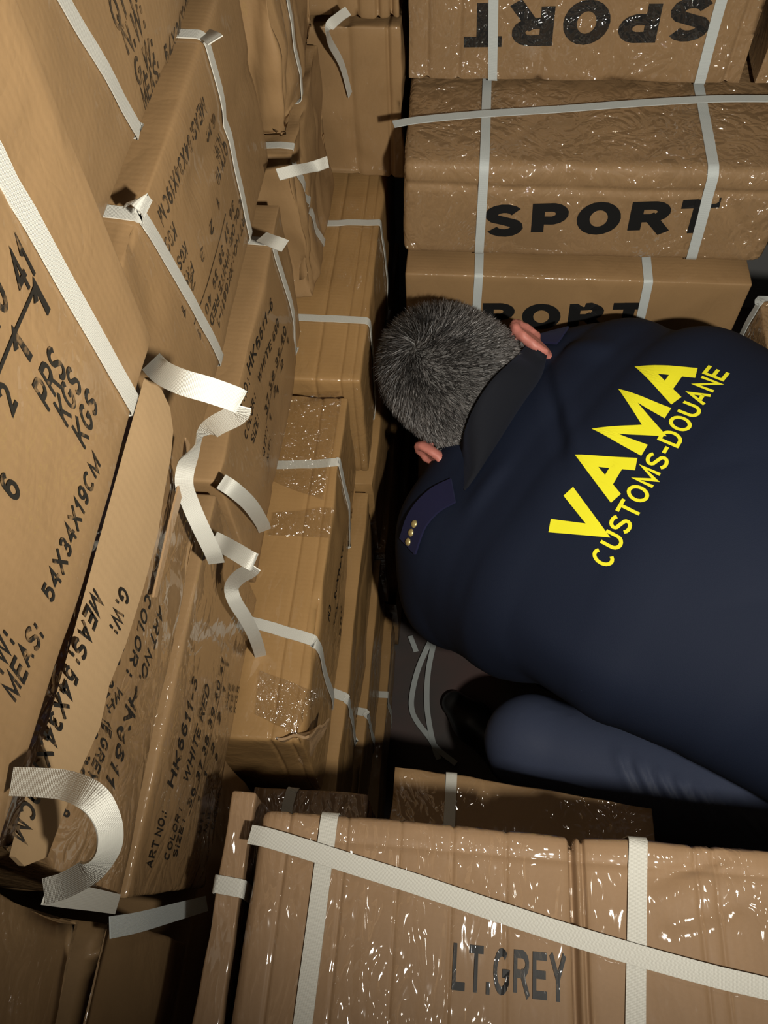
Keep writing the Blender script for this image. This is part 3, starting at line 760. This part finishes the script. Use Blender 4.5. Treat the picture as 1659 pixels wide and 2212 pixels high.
# --- loose straps lying on the pit floor
zf = ZF(-ZO + .012)
for pts, lab in [([(940, 1362), (905, 1440), (890, 1500), (890, 1535), (903, 1562), (925, 1590), (945, 1618), (985, 1650)], 'loose white strap lying on the dark pit floor, the curved one'),
                 ([(938, 1385), (925, 1450), (922, 1520), (930, 1580), (940, 1620), (948, 1640)], 'loose white strap lying on the dark pit floor, the straight one'),
                 ([(886, 1374), (899, 1408)], 'short loose strap end on the pit floor beside the low cartons')]:
    p = [zf(*q) for q in pts]; o = free_strap(p, NZ_ + np.array([.25, 0, 0]), .012, mat=M_STRAPB, name='packing_strap', org=p[0]); setp(o, lab, 'strap')


# ------------------------------------------------------------------ the man: one body surface grown from a distance field, with clothes over it
def surface_nets(F, org, h):
    """vertices on the zero level of a sampled distance field, quads between neighbouring cells"""
    ins = F < 0; nx, ny, nz = F.shape
    cnt = np.zeros((nx - 1, ny - 1, nz - 1), np.int8); cor = [(i, j, k) for i in (0, 1) for j in (0, 1) for k in (0, 1)]
    sl = lambda c: (slice(c[0], c[0] + nx - 1), slice(c[1], c[1] + ny - 1), slice(c[2], c[2] + nz - 1))
    for c in cor: cnt += ins[sl(c)]
    act = (cnt > 0) & (cnt < 8); ii = np.argwhere(act); ids = -np.ones(act.shape, np.int64); ids[act] = np.arange(len(ii))
    acc = np.zeros((len(ii), 3)); num = np.zeros(len(ii)); fv = {c: F[sl(c)][act] for c in cor}
    for a in cor:
        for ax in range(3):
            if a[ax]: continue
            b = list(a); b[ax] = 1; b = tuple(b); fa, fb = fv[a], fv[b]; m = (fa < 0) != (fb < 0)
            t = np.where(m, fa / np.where(m, fa - fb, 1), 0)
            pt = np.repeat(np.array(a, float)[None], len(ii), 0); pt[:, ax] = t
            acc[m] += pt[m]; num[m] += 1
    V = (ii + acc / num[:, None]) * h + org
    Q = []
    for ax in range(3):
        u, v = [(1, 2), (2, 0), (0, 1)][ax]
        a = ins[tuple(slice(0, -1) if i == ax else slice(1, -1) for i in range(3))]; b = ins[tuple(slice(1, None) if i == ax else slice(1, -1) for i in range(3))]
        e = np.argwhere(a != b)
        if not len(e): continue
        fl_ = a[tuple(e.T)]; e = e.copy(); e[:, u] += 1; e[:, v] += 1
        c = []
        for (du, dv) in ((-1, -1), (0, -1), (0, 0), (-1, 0)):
            x = e.copy(); x[:, u] += du; x[:, v] += dv; c.append(ids[tuple(x.T)])
        c = np.stack(c, 1); c[~fl_] = c[~fl_][:, ::-1]; Q.append(c)
    return V, np.concatenate(Q)


class Field:
    def __init__(self, lo, hi, h):
        self.lo, self.h = np.array(lo, float), h
        self.n = np.ceil((np.array(hi) - self.lo) / h).astype(int) + 1
        self.F = np.full(self.n, .3, np.float32)

    def _sub(self, lo, hi):
        a = np.clip(np.floor((np.array(lo) - self.lo) / self.h).astype(int), 0, self.n - 1); b = np.clip(np.ceil((np.array(hi) - self.lo) / self.h).astype(int) + 1, 1, self.n)
        b = np.maximum(b, a + 1)
        g = np.meshgrid(*[self.lo[i] + self.h * np.arange(a[i], b[i]) for i in range(3)], indexing='ij')
        return tuple(slice(a[i], b[i]) for i in range(3)), np.stack(g, -1).astype(np.float32)

    def add(self, fn, lo, hi, k=.02, sub=False):
        s, p = self._sub(np.array(lo) - k * 2 - .012, np.array(hi) + k * 2 + .012); d = fn(p); f = self.F[s]
        if sub: f, d = -f, d
        hh = np.clip(.5 + .5 * (f - d) / k, 0, 1); r = f * (1 - hh) + d * hh - k * hh * (1 - hh)
        self.F[s] = -r if sub else r

    def cap(self, a, b, ra, rb, k=.02, sub=False):
        a, b = np.array(a, np.float32), np.array(b, np.float32); d = b - a; dd = float(d @ d) or 1e-9; m = max(ra, rb)

        def fn(p):
            t = np.clip(((p - a) @ d) / dd, 0, 1); return np.linalg.norm(p - a - t[..., None] * d, axis=-1) - (ra + (rb - ra) * t)
        self.add(fn, np.minimum(a, b) - m, np.maximum(a, b) + m, k, sub)

    def ell(self, c, R, r, k=.02, sub=False):
        c = np.array(c, np.float32); R = np.array(R, np.float32); r = np.array(r, np.float32)

        def fn(p):
            q = (p - c) @ R.T; k0 = np.linalg.norm(q / r, axis=-1); k1 = np.linalg.norm(q / r ** 2, axis=-1)
            return k0 * (k0 - 1) / np.maximum(k1, 1e-6)
        m = r.max(); self.add(fn, c - m, c + m, k, sub)

    def tube(self, pts, A, B, Ld, Nd, k=.03, ex=2.3, flat=True):
        """elliptic tube along a polyline: half widths A along Ld, half depths B along Nd"""
        pts = np.array(pts, np.float32); m = max(max(A), max(B))

        def fn(p):
            best = np.full(p.shape[:-1], 1e9, np.float32); out = np.full(p.shape[:-1], 1e9, np.float32)
            for i in range(len(pts) - 1):
                d = pts[i + 1] - pts[i]; t = np.clip(((p - pts[i]) @ d) / (d @ d), 0, 1); q = p - pts[i] - t[..., None] * d
                u, v = q @ Ld, q @ Nd; ww = q @ np.cross(Ld, Nd).astype(np.float32)
                a = A[i] + (A[i + 1] - A[i]) * t; b = B[i] + (B[i + 1] - B[i]) * t
                s = (np.abs(u / a) ** ex + np.abs(v / b) ** ex + np.abs(ww / b) ** ex) ** (1 / ex); dist = (s - 1) * np.minimum(a, b)
                out = np.minimum(out, dist)
            return out
        self.add(fn, pts.min(0) - m, pts.max(0) + m, k)

    def mesh(self, smooth=0):
        return surface_nets(self.F, self.lo, self.h)


def unit(v): v = np.asarray(v, float); return v / np.linalg.norm(v)


f32 = lambda v: np.array(v, np.float32)
# joints
lsh, rsh = P(1008, 1150, 1.19), P(1335, 843, 1.245)
C7 = P(1122, 926, 1.20)
T = [P(1140, 955, 1.215), P(1235, 1020, 1.17), P(1352, 1082, 1.125), P(1505, 1176, 1.09), P(1690, 1280, 1.085), P(1885, 1410, 1.13)]
axd = unit(T[-1] - T[0]); latd = rsh - lsh; latd = unit(latd - axd * (latd @ axd)); nrd = np.cross(axd, latd)
if nrd @ T[2] > 0: nrd = -nrd
latd, nrd = f32(latd), f32(unit(nrd))
Kl = P(1150, 1604, 1.37); Hl = Kl + unit(P(1659, 1755, 1.33) - Kl) * .43
Kr = np.array([.19, .62, -1.29]); Hr = np.array([.48, .46, -1.13])
An_l, An_r = np.array([.175, .47, -1.725]), np.array([.26, .68, -1.725])
El_l, Wr_l = P(968, 1285, 1.33), P(945, 1150, 1.57)
El_r, Wr_r = np.array([.27, .75, -1.20]), np.array([.11, .77, -1.42])
# head frame: up (towards the crown), right ear, face
hu = unit(R_.T @ np.array([-.78, -.63, .05])); hf = ray(1000, 830); hf = unit(hf - hu * (hf @ hu)); hr = np.cross(hf, hu)
Hc = P(986, 818, 1.175)
HR = np.array([hr, hu, hf])


def hp(r, u, f): return Hc + hr * r + hu * u + hf * f


man = root('person', (.3, .45, -ZO), 'man with short grey hair crouching in the pit, dark navy jacket lettered VAMA CUSTOMS-DOUANE', 'person')
M_SKIN = simple('ruddy_skin', (.52, .19, .15), .5)[0]
M_SKIN.node_tree.nodes['Principled BSDF'].inputs['Subsurface Weight'].default_value = .1
M_SKIN.node_tree.nodes['Principled BSDF'].inputs['Subsurface Radius'].default_value = (.01, .004, .002)
M_SCALP = simple('grey_stubble', (.10, .095, .09), .8)[0]


def cloth(name, col, rough, sheen, wr=0):
    m, nt, b = simple(name, col, rough, 0, .15)
    b.inputs['Sheen Weight'].default_value = sheen; b.inputs['Sheen Roughness'].default_value = .5; b.inputs['Sheen Tint'].default_value = (.5, .6, 1, 1)
    n1 = N(nt, 'ShaderNodeTexNoise', Scale=900, Detail=1); L(nt, coords(nt), n1.inputs['Vector'])
    bp = N(nt, 'ShaderNodeBump', Strength=.15, Distance=.001); L(nt, n1.outputs[0], bp.inputs['Height']); L(nt, bp.outputs[0], b.inputs['Normal'])
    return m


M_JACK = cloth('navy_fleece', (.0085, .0125, .027), .75, .0)
M_COLLAR = cloth('dark_collar_knit', (.010, .011, .015), .9, .05)
M_TROU = cloth('navy_trouser_cloth', (.055, .068, .115), .5, .0)
M_EPAU = cloth('blue_epaulette_cloth', (.014, .014, .045), .8, .05)

# body --------------------------------------------------------------
fb = Field((-.22, .1, -ZO - .002), (.75, 1.0, -.62), .0052)
fb.tube(T, [.15, .18, .19, .19, .17, .16], [.07, .085, .095, .1, .1, .1], latd, nrd)
for a, b, ra, rb in [(lsh, El_l, .045, .036), (El_l, Wr_l, .036, .025), (rsh, El_r, .045, .036), (El_r, Wr_r, .036, .025), (Hl, Kl, .075, .055), (Kl, An_l, .052, .036), (Hr, Kr, .075, .055), (Kr, An_r, .052, .036), (T[0], lsh, .06, .05), (T[0], rsh, .06, .05), (T[-1], Hl, .1, .08), (T[-1], Hr, .1, .08), (T[0], C7, .07, .06)]:
    fb.cap(a, b, ra, rb, .03)
fb.cap(C7, hp(0, -.060, .0), .060, .058, .02)
fb.ell(Hc, HR, (.0895, .109, .104), .01)
fb.ell(hp(0, -.055, .035), HR, (.058, .068, .060), .03); fb.ell(hp(0, -.105, .068), HR, (.030, .022, .026), .02)
fb.ell(hp(0, -.030, .105), HR, (.013, .030, .018), .012); fb.ell(hp(0, .012, .090), HR, (.050, .012, .012), .015); fb.ell(hp(0, -.072, .096), HR, (.024, .008, .009), .006)
for s in (-1, 1):
    fb.ell(hp(s * .032, -.008, .098), HR, (.016, .011, .010), .008, sub=True); fb.ell(hp(s * .032, -.009, .088), HR, (.0125, .0115, .0115), .003)
    # ear: tilted shell with a rim and a hollow
    er = unit(hr * s * .92 - hf * .30); ef = unit(hf * .92 + hr * s * .40); eu = np.cross(er, ef) * s; E_ = np.array([er, hu, ef])
    c = hp(s * .101, -.050, -.004); fb.ell(c, E_, (.0085, .037, .021), .006)
    for i in range(7):
        a0, a1 = math.radians(-110 + 32 * i), math.radians(-110 + 32 * (i + 1)); q = lambda a: c + hu * .034 * math.sin(a + 1.2) + ef * -.019 * math.cos(a + 1.2) + er * .006
        fb.cap(q(a0), q(a1), .0055, .0055, .004)
    fb.ell(hp(s * .098, -.088, .004), E_, (.006, .011, .009), .006)
for (W_, E2, s) in ((Wr_l, El_l, -1), (Wr_r, El_r, 1)):          # hands: palm, four fingers with two bends, thumb
    fd = unit(W_ - E2); sd = unit(np.cross(fd, [0, .3, 1])); pn = unit(np.cross(sd, fd))
    fb.cap(W_, W_ + fd * .05, .024, .022, .015)
    fb.ell(W_ + fd * .055, np.array([sd, fd, pn]), (.040, .048, .015), .012)
    for i, ln in enumerate((.070, .080, .074, .058)):
        p0 = W_ + fd * .09 + sd * (-.030 + .020 * i); d1 = unit(fd - pn * .25); d2 = unit(fd - pn * .9); d3 = unit(fd * .5 - pn)
        p1 = p0 + d1 * ln * .45; p2 = p1 + d2 * ln * .32; p3 = p2 + d3 * ln * .25
        fb.cap(p0, p1, .0088, .0080, .006); fb.cap(p1, p2, .0080, .0074, .004); fb.cap(p2, p3, .0074, .0064, .004)
    p0 = W_ + fd * .03 - sd * .030; p1 = p0 + unit(fd * .6 - sd - pn * .3) * .038; p2 = p1 + unit(fd - sd * .3 - pn * .5) * .030
    fb.cap(p0, p1, .013, .0105, .012); fb.cap(p1, p2, .0105, .0085, .005)
V, Q = fb.mesh()
lv = (V - Hc) @ HR.T
hair_v = (lv[:, 1] > -.105 + np.clip(lv[:, 2] + .03, 0, 1) * .75 - .02 * (np.abs(lv[:, 0]) < .04)) & (np.linalg.norm(lv / np.array([.101, .122, .116]), axis=1) < 1.12) & (lv[:, 2] < .075)
ear_v = (np.abs(lv[:, 0]) > .092) & (lv[:, 1] < .012) & (lv[:, 1] > -.085) & (np.abs(lv[:, 2]) < .04)
hair_v &= ~ear_v
fm = hair_v[Q].all(1).astype(int)
body = mesh_obj('body', V, Q, [M_SKIN, M_SCALP], man, midx=fm)


def relax(o, it=3, fac=.5):
    me = o.data; n = len(me.vertices); co = np.empty(n * 3); me.vertices.foreach_get('co', co); co = co.reshape(-1, 3)
    ed = np.empty(len(me.edges) * 2, np.int64); me.edges.foreach_get('vertices', ed); ed = ed.reshape(-1, 2)
    deg = np.bincount(ed.ravel(), minlength=n)[:, None]
    for i in range(it * 2):
        s = np.zeros_like(co)
        for a in range(3): s[:, a] = np.bincount(ed[:, 0], co[ed[:, 1], a], n) + np.bincount(ed[:, 1], co[ed[:, 0], a], n)
        co += (fac if i % 2 == 0 else -fac * 1.03) * (s / np.maximum(deg, 1) - co)
    me.vertices.foreach_set('co', co.ravel()); me.update(); return co


relax(body, 1, .4)

# hair: short strands, mixed greys -------------------------------------
mh, nt, b = simple('salt_and_pepper_hair', (.1, .1, .1), .45)
at = nt.nodes.new('ShaderNodeAttribute'); at.attribute_name = 'shade'; L(nt, at.outputs['Color'], b.inputs['Base Color'])
strand_v = hair_v & (lv[:, 1] > -.060 - .025 * (np.abs(lv[:, 0]) > .055))
fq = Q[strand_v[Q].all(1)]; v0, v1, v2, v3 = (V[fq[:, i]] for i in range(4))
fn_ = np.cross(v2 - v0, v3 - v1); ar = np.linalg.norm(fn_, axis=1); fn_ = fn_ / ar[:, None]
NS = 34000
pick = rng.choice(len(fq), NS, p=ar / ar.sum()); s_, t_ = rng.random((NS, 1)), rng.random((NS, 1))
base = (v0[pick] * (1 - s_) + v1[pick] * s_) * (1 - t_) + (v3[pick] * (1 - s_) + v2[pick] * s_) * t_
nr = fn_[pick]; lb = (base - Hc) @ HR.T
whorl = np.array([0, .055, -.075]); away = lb - whorl; away = away @ HR
swirl = np.cross(nr, away); comb = away / np.linalg.norm(away, axis=1, keepdims=True) + .35 * swirl / np.maximum(np.linalg.norm(swirl, axis=1, keepdims=True), 1e-6)
comb -= nr * (comb * nr).sum(1, keepdims=True); comb /= np.linalg.norm(comb, axis=1, keepdims=True)
near_edge = np.clip((lb[:, 1] + .075) / .05, .25, 1)[:, None]
cl = np.array([mnoise.noise(tuple(x * 60)) for x in lb])[:, None]
d_ = nr * (.55 + .25 * cl) + comb * .75 + rng.normal(0, .22, (NS, 3)); d_ /= np.linalg.norm(d_, axis=1, keepdims=True)
ln = (.008 + .007 * rng.random((NS, 1))) * near_edge * (.8 + .4 * np.clip(lb[:, 1:2] / .1, 0, 1))
wd = np.cross(d_, rng.normal(0, 1, (NS, 3))); wd /= np.linalg.norm(wd, axis=1, keepdims=True); wd *= .00042
mid = base + d_ * ln * .55; tip = base + d_ * ln + comb * ln * .25
HV = np.stack([base - wd, base + wd, mid + wd * .8, mid - wd * .8, tip], 1).reshape(-1, 3)
k = np.arange(NS) * 5
HF = [(int(i), int(i + 1), int(i + 2), int(i + 3)) for i in k] + [(int(i + 3), int(i + 2), int(i + 4)) for i in k]
hair = mesh_obj('hair', HV, HF, mh, man, smooth=False)
side = np.clip((np.abs(lb[:, 0]) - .03) / .05, 0, 1)
g = np.clip(.03 + .11 * side + rng.normal(0, .075, NS) + .05 * cl[:, 0], .014, .45)
ca = hair.data.color_attributes.new('shade', 'FLOAT_COLOR', 'POINT')
ca.data.foreach_set('color', np.repeat(np.stack([g, g * .93, g * .89, np.ones(NS)], 1), 5, 0).ravel())

# jacket -----------------------------------------------------------------
fj = Field((-.2, .1, -1.62), (.80, 1.0, -.60), .006)
fj.tube(T, [.18, .228, .262, .25, .225, .21], [.095, .115, .125, .13, .13, .125], latd, nrd, .03, 2.4)
for a, b, ra, rb in [(T[0], lsh, .064, .068), (T[0], rsh, .085, .070), (lsh, El_l, .072, .058), (El_l, El_l * .12 + Wr_l * .88, .058, .040), (rsh, El_r, .072, .058), (El_r, El_r * .12 + Wr_r * .88, .058, .040)]:
    fj.cap(a, b, ra, rb, .055)
fj.cap(P(1010, 1190, 1.19), P(1120, 1240, 1.16), .085, .11, .06)
fj.cap(P(990, 1290, 1.24), P(1110, 1290, 1.19), .075, .10, .06)
fj.cap(T[0], C7, .085, .068, .03)
# hollow out at the neck, cut the hem across the hips
nk = unit(hu * 1.0); fj.cap(C7 + nk * .06, C7 + nk * .2, .072, .072, .01, sub=True)
V, Q = fj.mesh(); jacket = mesh_obj('jacket', V, Q, M_JACK, man); relax(jacket, 4, .5)


def folds(o, specs):
    """pull cloth folds into a garment: ridges along lines between two points"""
    me = o.data; n = len(me.vertices); co = np.empty(n * 3); me.vertices.foreach_get('co', co); co = co.reshape(-1, 3)
    no = np.empty(n * 3); me.vertices.foreach_get('normal', no); no = no.reshape(-1, 3); og = np.array(parent_org[o.name])
    for p0, p1, wd, amp in specs:
        p0 = np.asarray(p0) - og; p1 = np.asarray(p1) - og; d = p1 - p0; t = np.clip(((co - p0) @ d) / (d @ d), 0, 1); ds = np.linalg.norm(co - p0 - t[:, None] * d, axis=1)
        e = np.sin(np.pi * np.clip(t, .02, .98)) ** .6
        co = co + no * (amp * e * np.exp(-(ds / wd) ** 2))[:, None]
    me.vertices.foreach_set('co', co.ravel()); me.update()


def bvh_of(o):
    og = np.array(parent_org[o.name]); me = o.data
    return BVHTree.FromPolygons([tuple(np.array(v.co) + og) for v in me.vertices], [tuple(p.vertices) for p in me.polygons])


jb = bvh_of(jacket)


def hit(px, py, bv=None):
    r = ray(px, py); h = (bv or jb).ray_cast(Vector((0, 0, 0)), Vector(r)); return np.array(h[0]) if h[0] is not None else r * 1.05


folds(jacket, [(hit(1180, 800), hit(1215, 1000), .010, -.006), (hit(1200, 790), hit(1250, 980), .010, .005), (hit(1215, 760), hit(1330, 760), .02, .008), (hit(1100, 990), hit(1000, 1120), .012, .004), (hit(1560, 1000), hit(1650, 1300), .05, .006), (hit(1100, 1330), hit(1400, 1500), .03, .006)])
jb = bvh_of(jacket)

# trousers and shoes -----------------------------------------------------------
ft = Field((-.05, .08, -ZO + .02), (.80, .95, -.85), .006)
for a, b, ra, rb, k_ in [(T[-1], Hl, .13, .105, .05), (T[-1], Hr, .13, .105, .05), (Hl, Kl, .094, .070, .03), (Kl, An_l, .070, .056, .02), (Hr, Kr, .100, .072, .03), (Kr, An_r, .070, .056, .02)]:
    ft.cap(a, b, ra, rb, k_)
V, Q = ft.mesh(); trousers = mesh_obj('trousers', V, Q, M_TROU, man); relax(trousers, 3, .5)
tb = bvh_of(trousers); ht = lambda a, b: hit(a, b, tb)
sp = [(ht(1180, 1510 + 22), ht(1250, 1500 + 25), .004, .003)]
for i in range(9):
    sp.append((ht(1330 + 42 * i, 1620 + 18 * i), ht(1385 + 48 * i, 1745 + 13 * i), .0075, .0095 - .0006 * (i % 3)))
for i in range(8): sp.append((ht(1352 + 42 * i, 1640 + 18 * i), ht(1405 + 44 * i, 1735 + 13 * i), .006, -.005))
sp += [(ht(1155, 1520), ht(1215, 1505), .004, .004), (ht(1190, 1535), ht(1255, 1515), .004, .004), (ht(1235, 1550), ht(1290, 1525), .005, .006)]
folds(trousers, sp)
M_SHOE = simple('black_shoe', (.012, .012, .012), .4)[0]
for an, toe in ((An_l, unit([-.65, .6, 0])), (An_r, unit([-.8, .3, 0]))):
    fs = Field((an[0] - .3, an[1] - .3, -ZO + .001 - .004), (an[0] + .3, an[1] + .3, -ZO + .2), .006)
    zb = -ZO + .038
    heel = np.array([an[0], an[1], zb]) - toe * .045; ball = np.array([an[0], an[1], zb - .002]) + toe * .12
    fs.cap(heel, ball, .036, .042, .02); fs.cap(ball, ball + toe * .055, .040, .028, .02); fs.cap(an - [0, 0, .02], an + [0, 0, .05], .050, .050, .03)
    fs.add(lambda p: (p[..., 2] - (-ZO + .002)), fs.lo, fs.lo + fs.h * fs.n, .003, sub=True)
    V, Q = fs.mesh(); sh = mesh_obj('shoe', V, Q, M_SHOE, man); relax(sh, 2, .5)

# lettering on the back, laid on the cloth along the back's own normal ---------------
M_YEL = simple('yellow_print', (.85, .80, .02), .6)[0]


def drape(name, s, pa, pb, pu, wt, mat, gap=.15):
    a, b_, c = hit(*pa), hit(*pb), hit(*pu); g, f = glyphs(s, wt, .10, gap); x0, x1 = g[:, 0].min(), g[:, 0].max()
    u, v = b_ - a, c - a
    pts = a + np.outer((g[:, 0] - x0) / (x1 - x0), u) + np.outer(g[:, 1], v); nn = unit(np.cross(u, v)); nn = nn if nn @ a < 0 else -nn
    out = []
    for p in pts:
        h = jb.ray_cast(Vector(p + nn * .15), Vector(-nn)); out.append((np.array(h[0]) if h[0] is not None else p) + nn * .0013)
    return mesh_obj(name, out, f, mat, man, smooth=False)


drape('back_lettering', 'VAMA', (1276, 1205), (1523, 803), (1171, 1142), .205, M_YEL, .05)
drape('back_lettering', 'CUSTOMS-DOUANE', (1318, 1232), (1577, 808), (1274, 1208), .17, M_YEL)

# epaulettes with gilt studs on the left one ----------------------------------
M_GILT = simple('gilt_stud', (.75, .62, .28), .35, .7)[0]


def band(name, pxs, w_, mat, lift=.003, th=.004):
    p = []; nn = []
    for q in spline([np.array([*q, 0.]) for q in pxs], 6):
        r = ray(q[0], q[1]); h = jb.ray_cast(Vector((0, 0, 0)), Vector(r))
        if h[0] is None: continue
        n_ = np.array(h[1]); p.append(np.array(h[0]) + n_ * lift); nn.append(n_)
    return ribbon(name, p, nn, w_, mat, man, t=th), p, nn


# turned-down collar standing round the nape, behind the hair
bb = bvh_of(body)
tp = spline([np.array([*q, 0.]) for q in [(1140, 742), (1110, 775), (1060, 824), (1018, 892), (992, 972), (984, 1022)]], 5)
bt = spline([np.array([*q, 0.]) for q in [(1182, 768), (1168, 816), (1124, 880), (1068, 968), (1022, 1038), (1004, 1060)]], 5)
rows_c = []
for i_, (a, b_) in enumerate(zip(tp, bt)):
    e_ = abs(i_ / (len(tp) - 1) * 2 - 1); h1 = bb.ray_cast(Vector((0, 0, 0)), Vector(ray(a[0], a[1]))); h2 = jb.ray_cast(Vector((0, 0, 0)), Vector(ray(b_[0], b_[1])))
    d1 = min(h1[3] if h1[0] is not None else 1.15, 1.16) - .016; h3 = bb.ray_cast(Vector((0, 0, 0)), Vector(ray(b_[0], b_[1]))); d2 = min(h2[3] if h2[0] is not None else 1.12, (h3[3] - .004) if h3[0] is not None else 9) - .006
    d1 = max(d1, d2 - .05) + .03 * e_ ** 4
    p1, p2 = P(a[0], a[1], d1), P(b_[0], b_[1], d2)
    rows_c.append([p1 + ray(a[0], a[1]) * .012, p1] + [p1 * (1 - t) + p2 * t - ray(a[0], a[1]) * .006 * math.sin(math.pi * t) for t in (.2, .4, .6, .8)] + [p2, p2 + ray(b_[0], b_[1]) * .012])
VC = np.array(rows_c).reshape(-1, 3); nc = len(rows_c[0])
mesh_obj('collar', VC, [(i * nc + j, i * nc + j + 1, (i + 1) * nc + j + 1, (i + 1) * nc + j) for i in range(len(rows_c) - 1) for j in range(nc - 1)], M_COLLAR, man)
for pxs, st in (([(982, 1062), (940, 1085), (905, 1125), (885, 1180)], [(891, 1127), (884, 1147), (876, 1167)]), ([(1175, 745), (1205, 715), (1240, 700)], [])):
    e, p, nn = band('epaulette', pxs, .042, M_EPAU, .002, .003)
    for q in st:
        d = [np.linalg.norm(proj(x) - np.array(q)) for x in p]; i = int(np.argmin(d)); c = p[i] + nn[i] * .003
        fs = Field(c - .012, c + .012, .0012); a_ = unit(np.cross(nn[i], [0, 0, 1])); fs.ell(c, np.array([a_, np.cross(nn[i], a_), nn[i]]), (.0055, .0055, .003), .001)
        Vs, Qs = fs.mesh(); mesh_obj('gilt_stud', Vs, Qs, M_GILT, e)
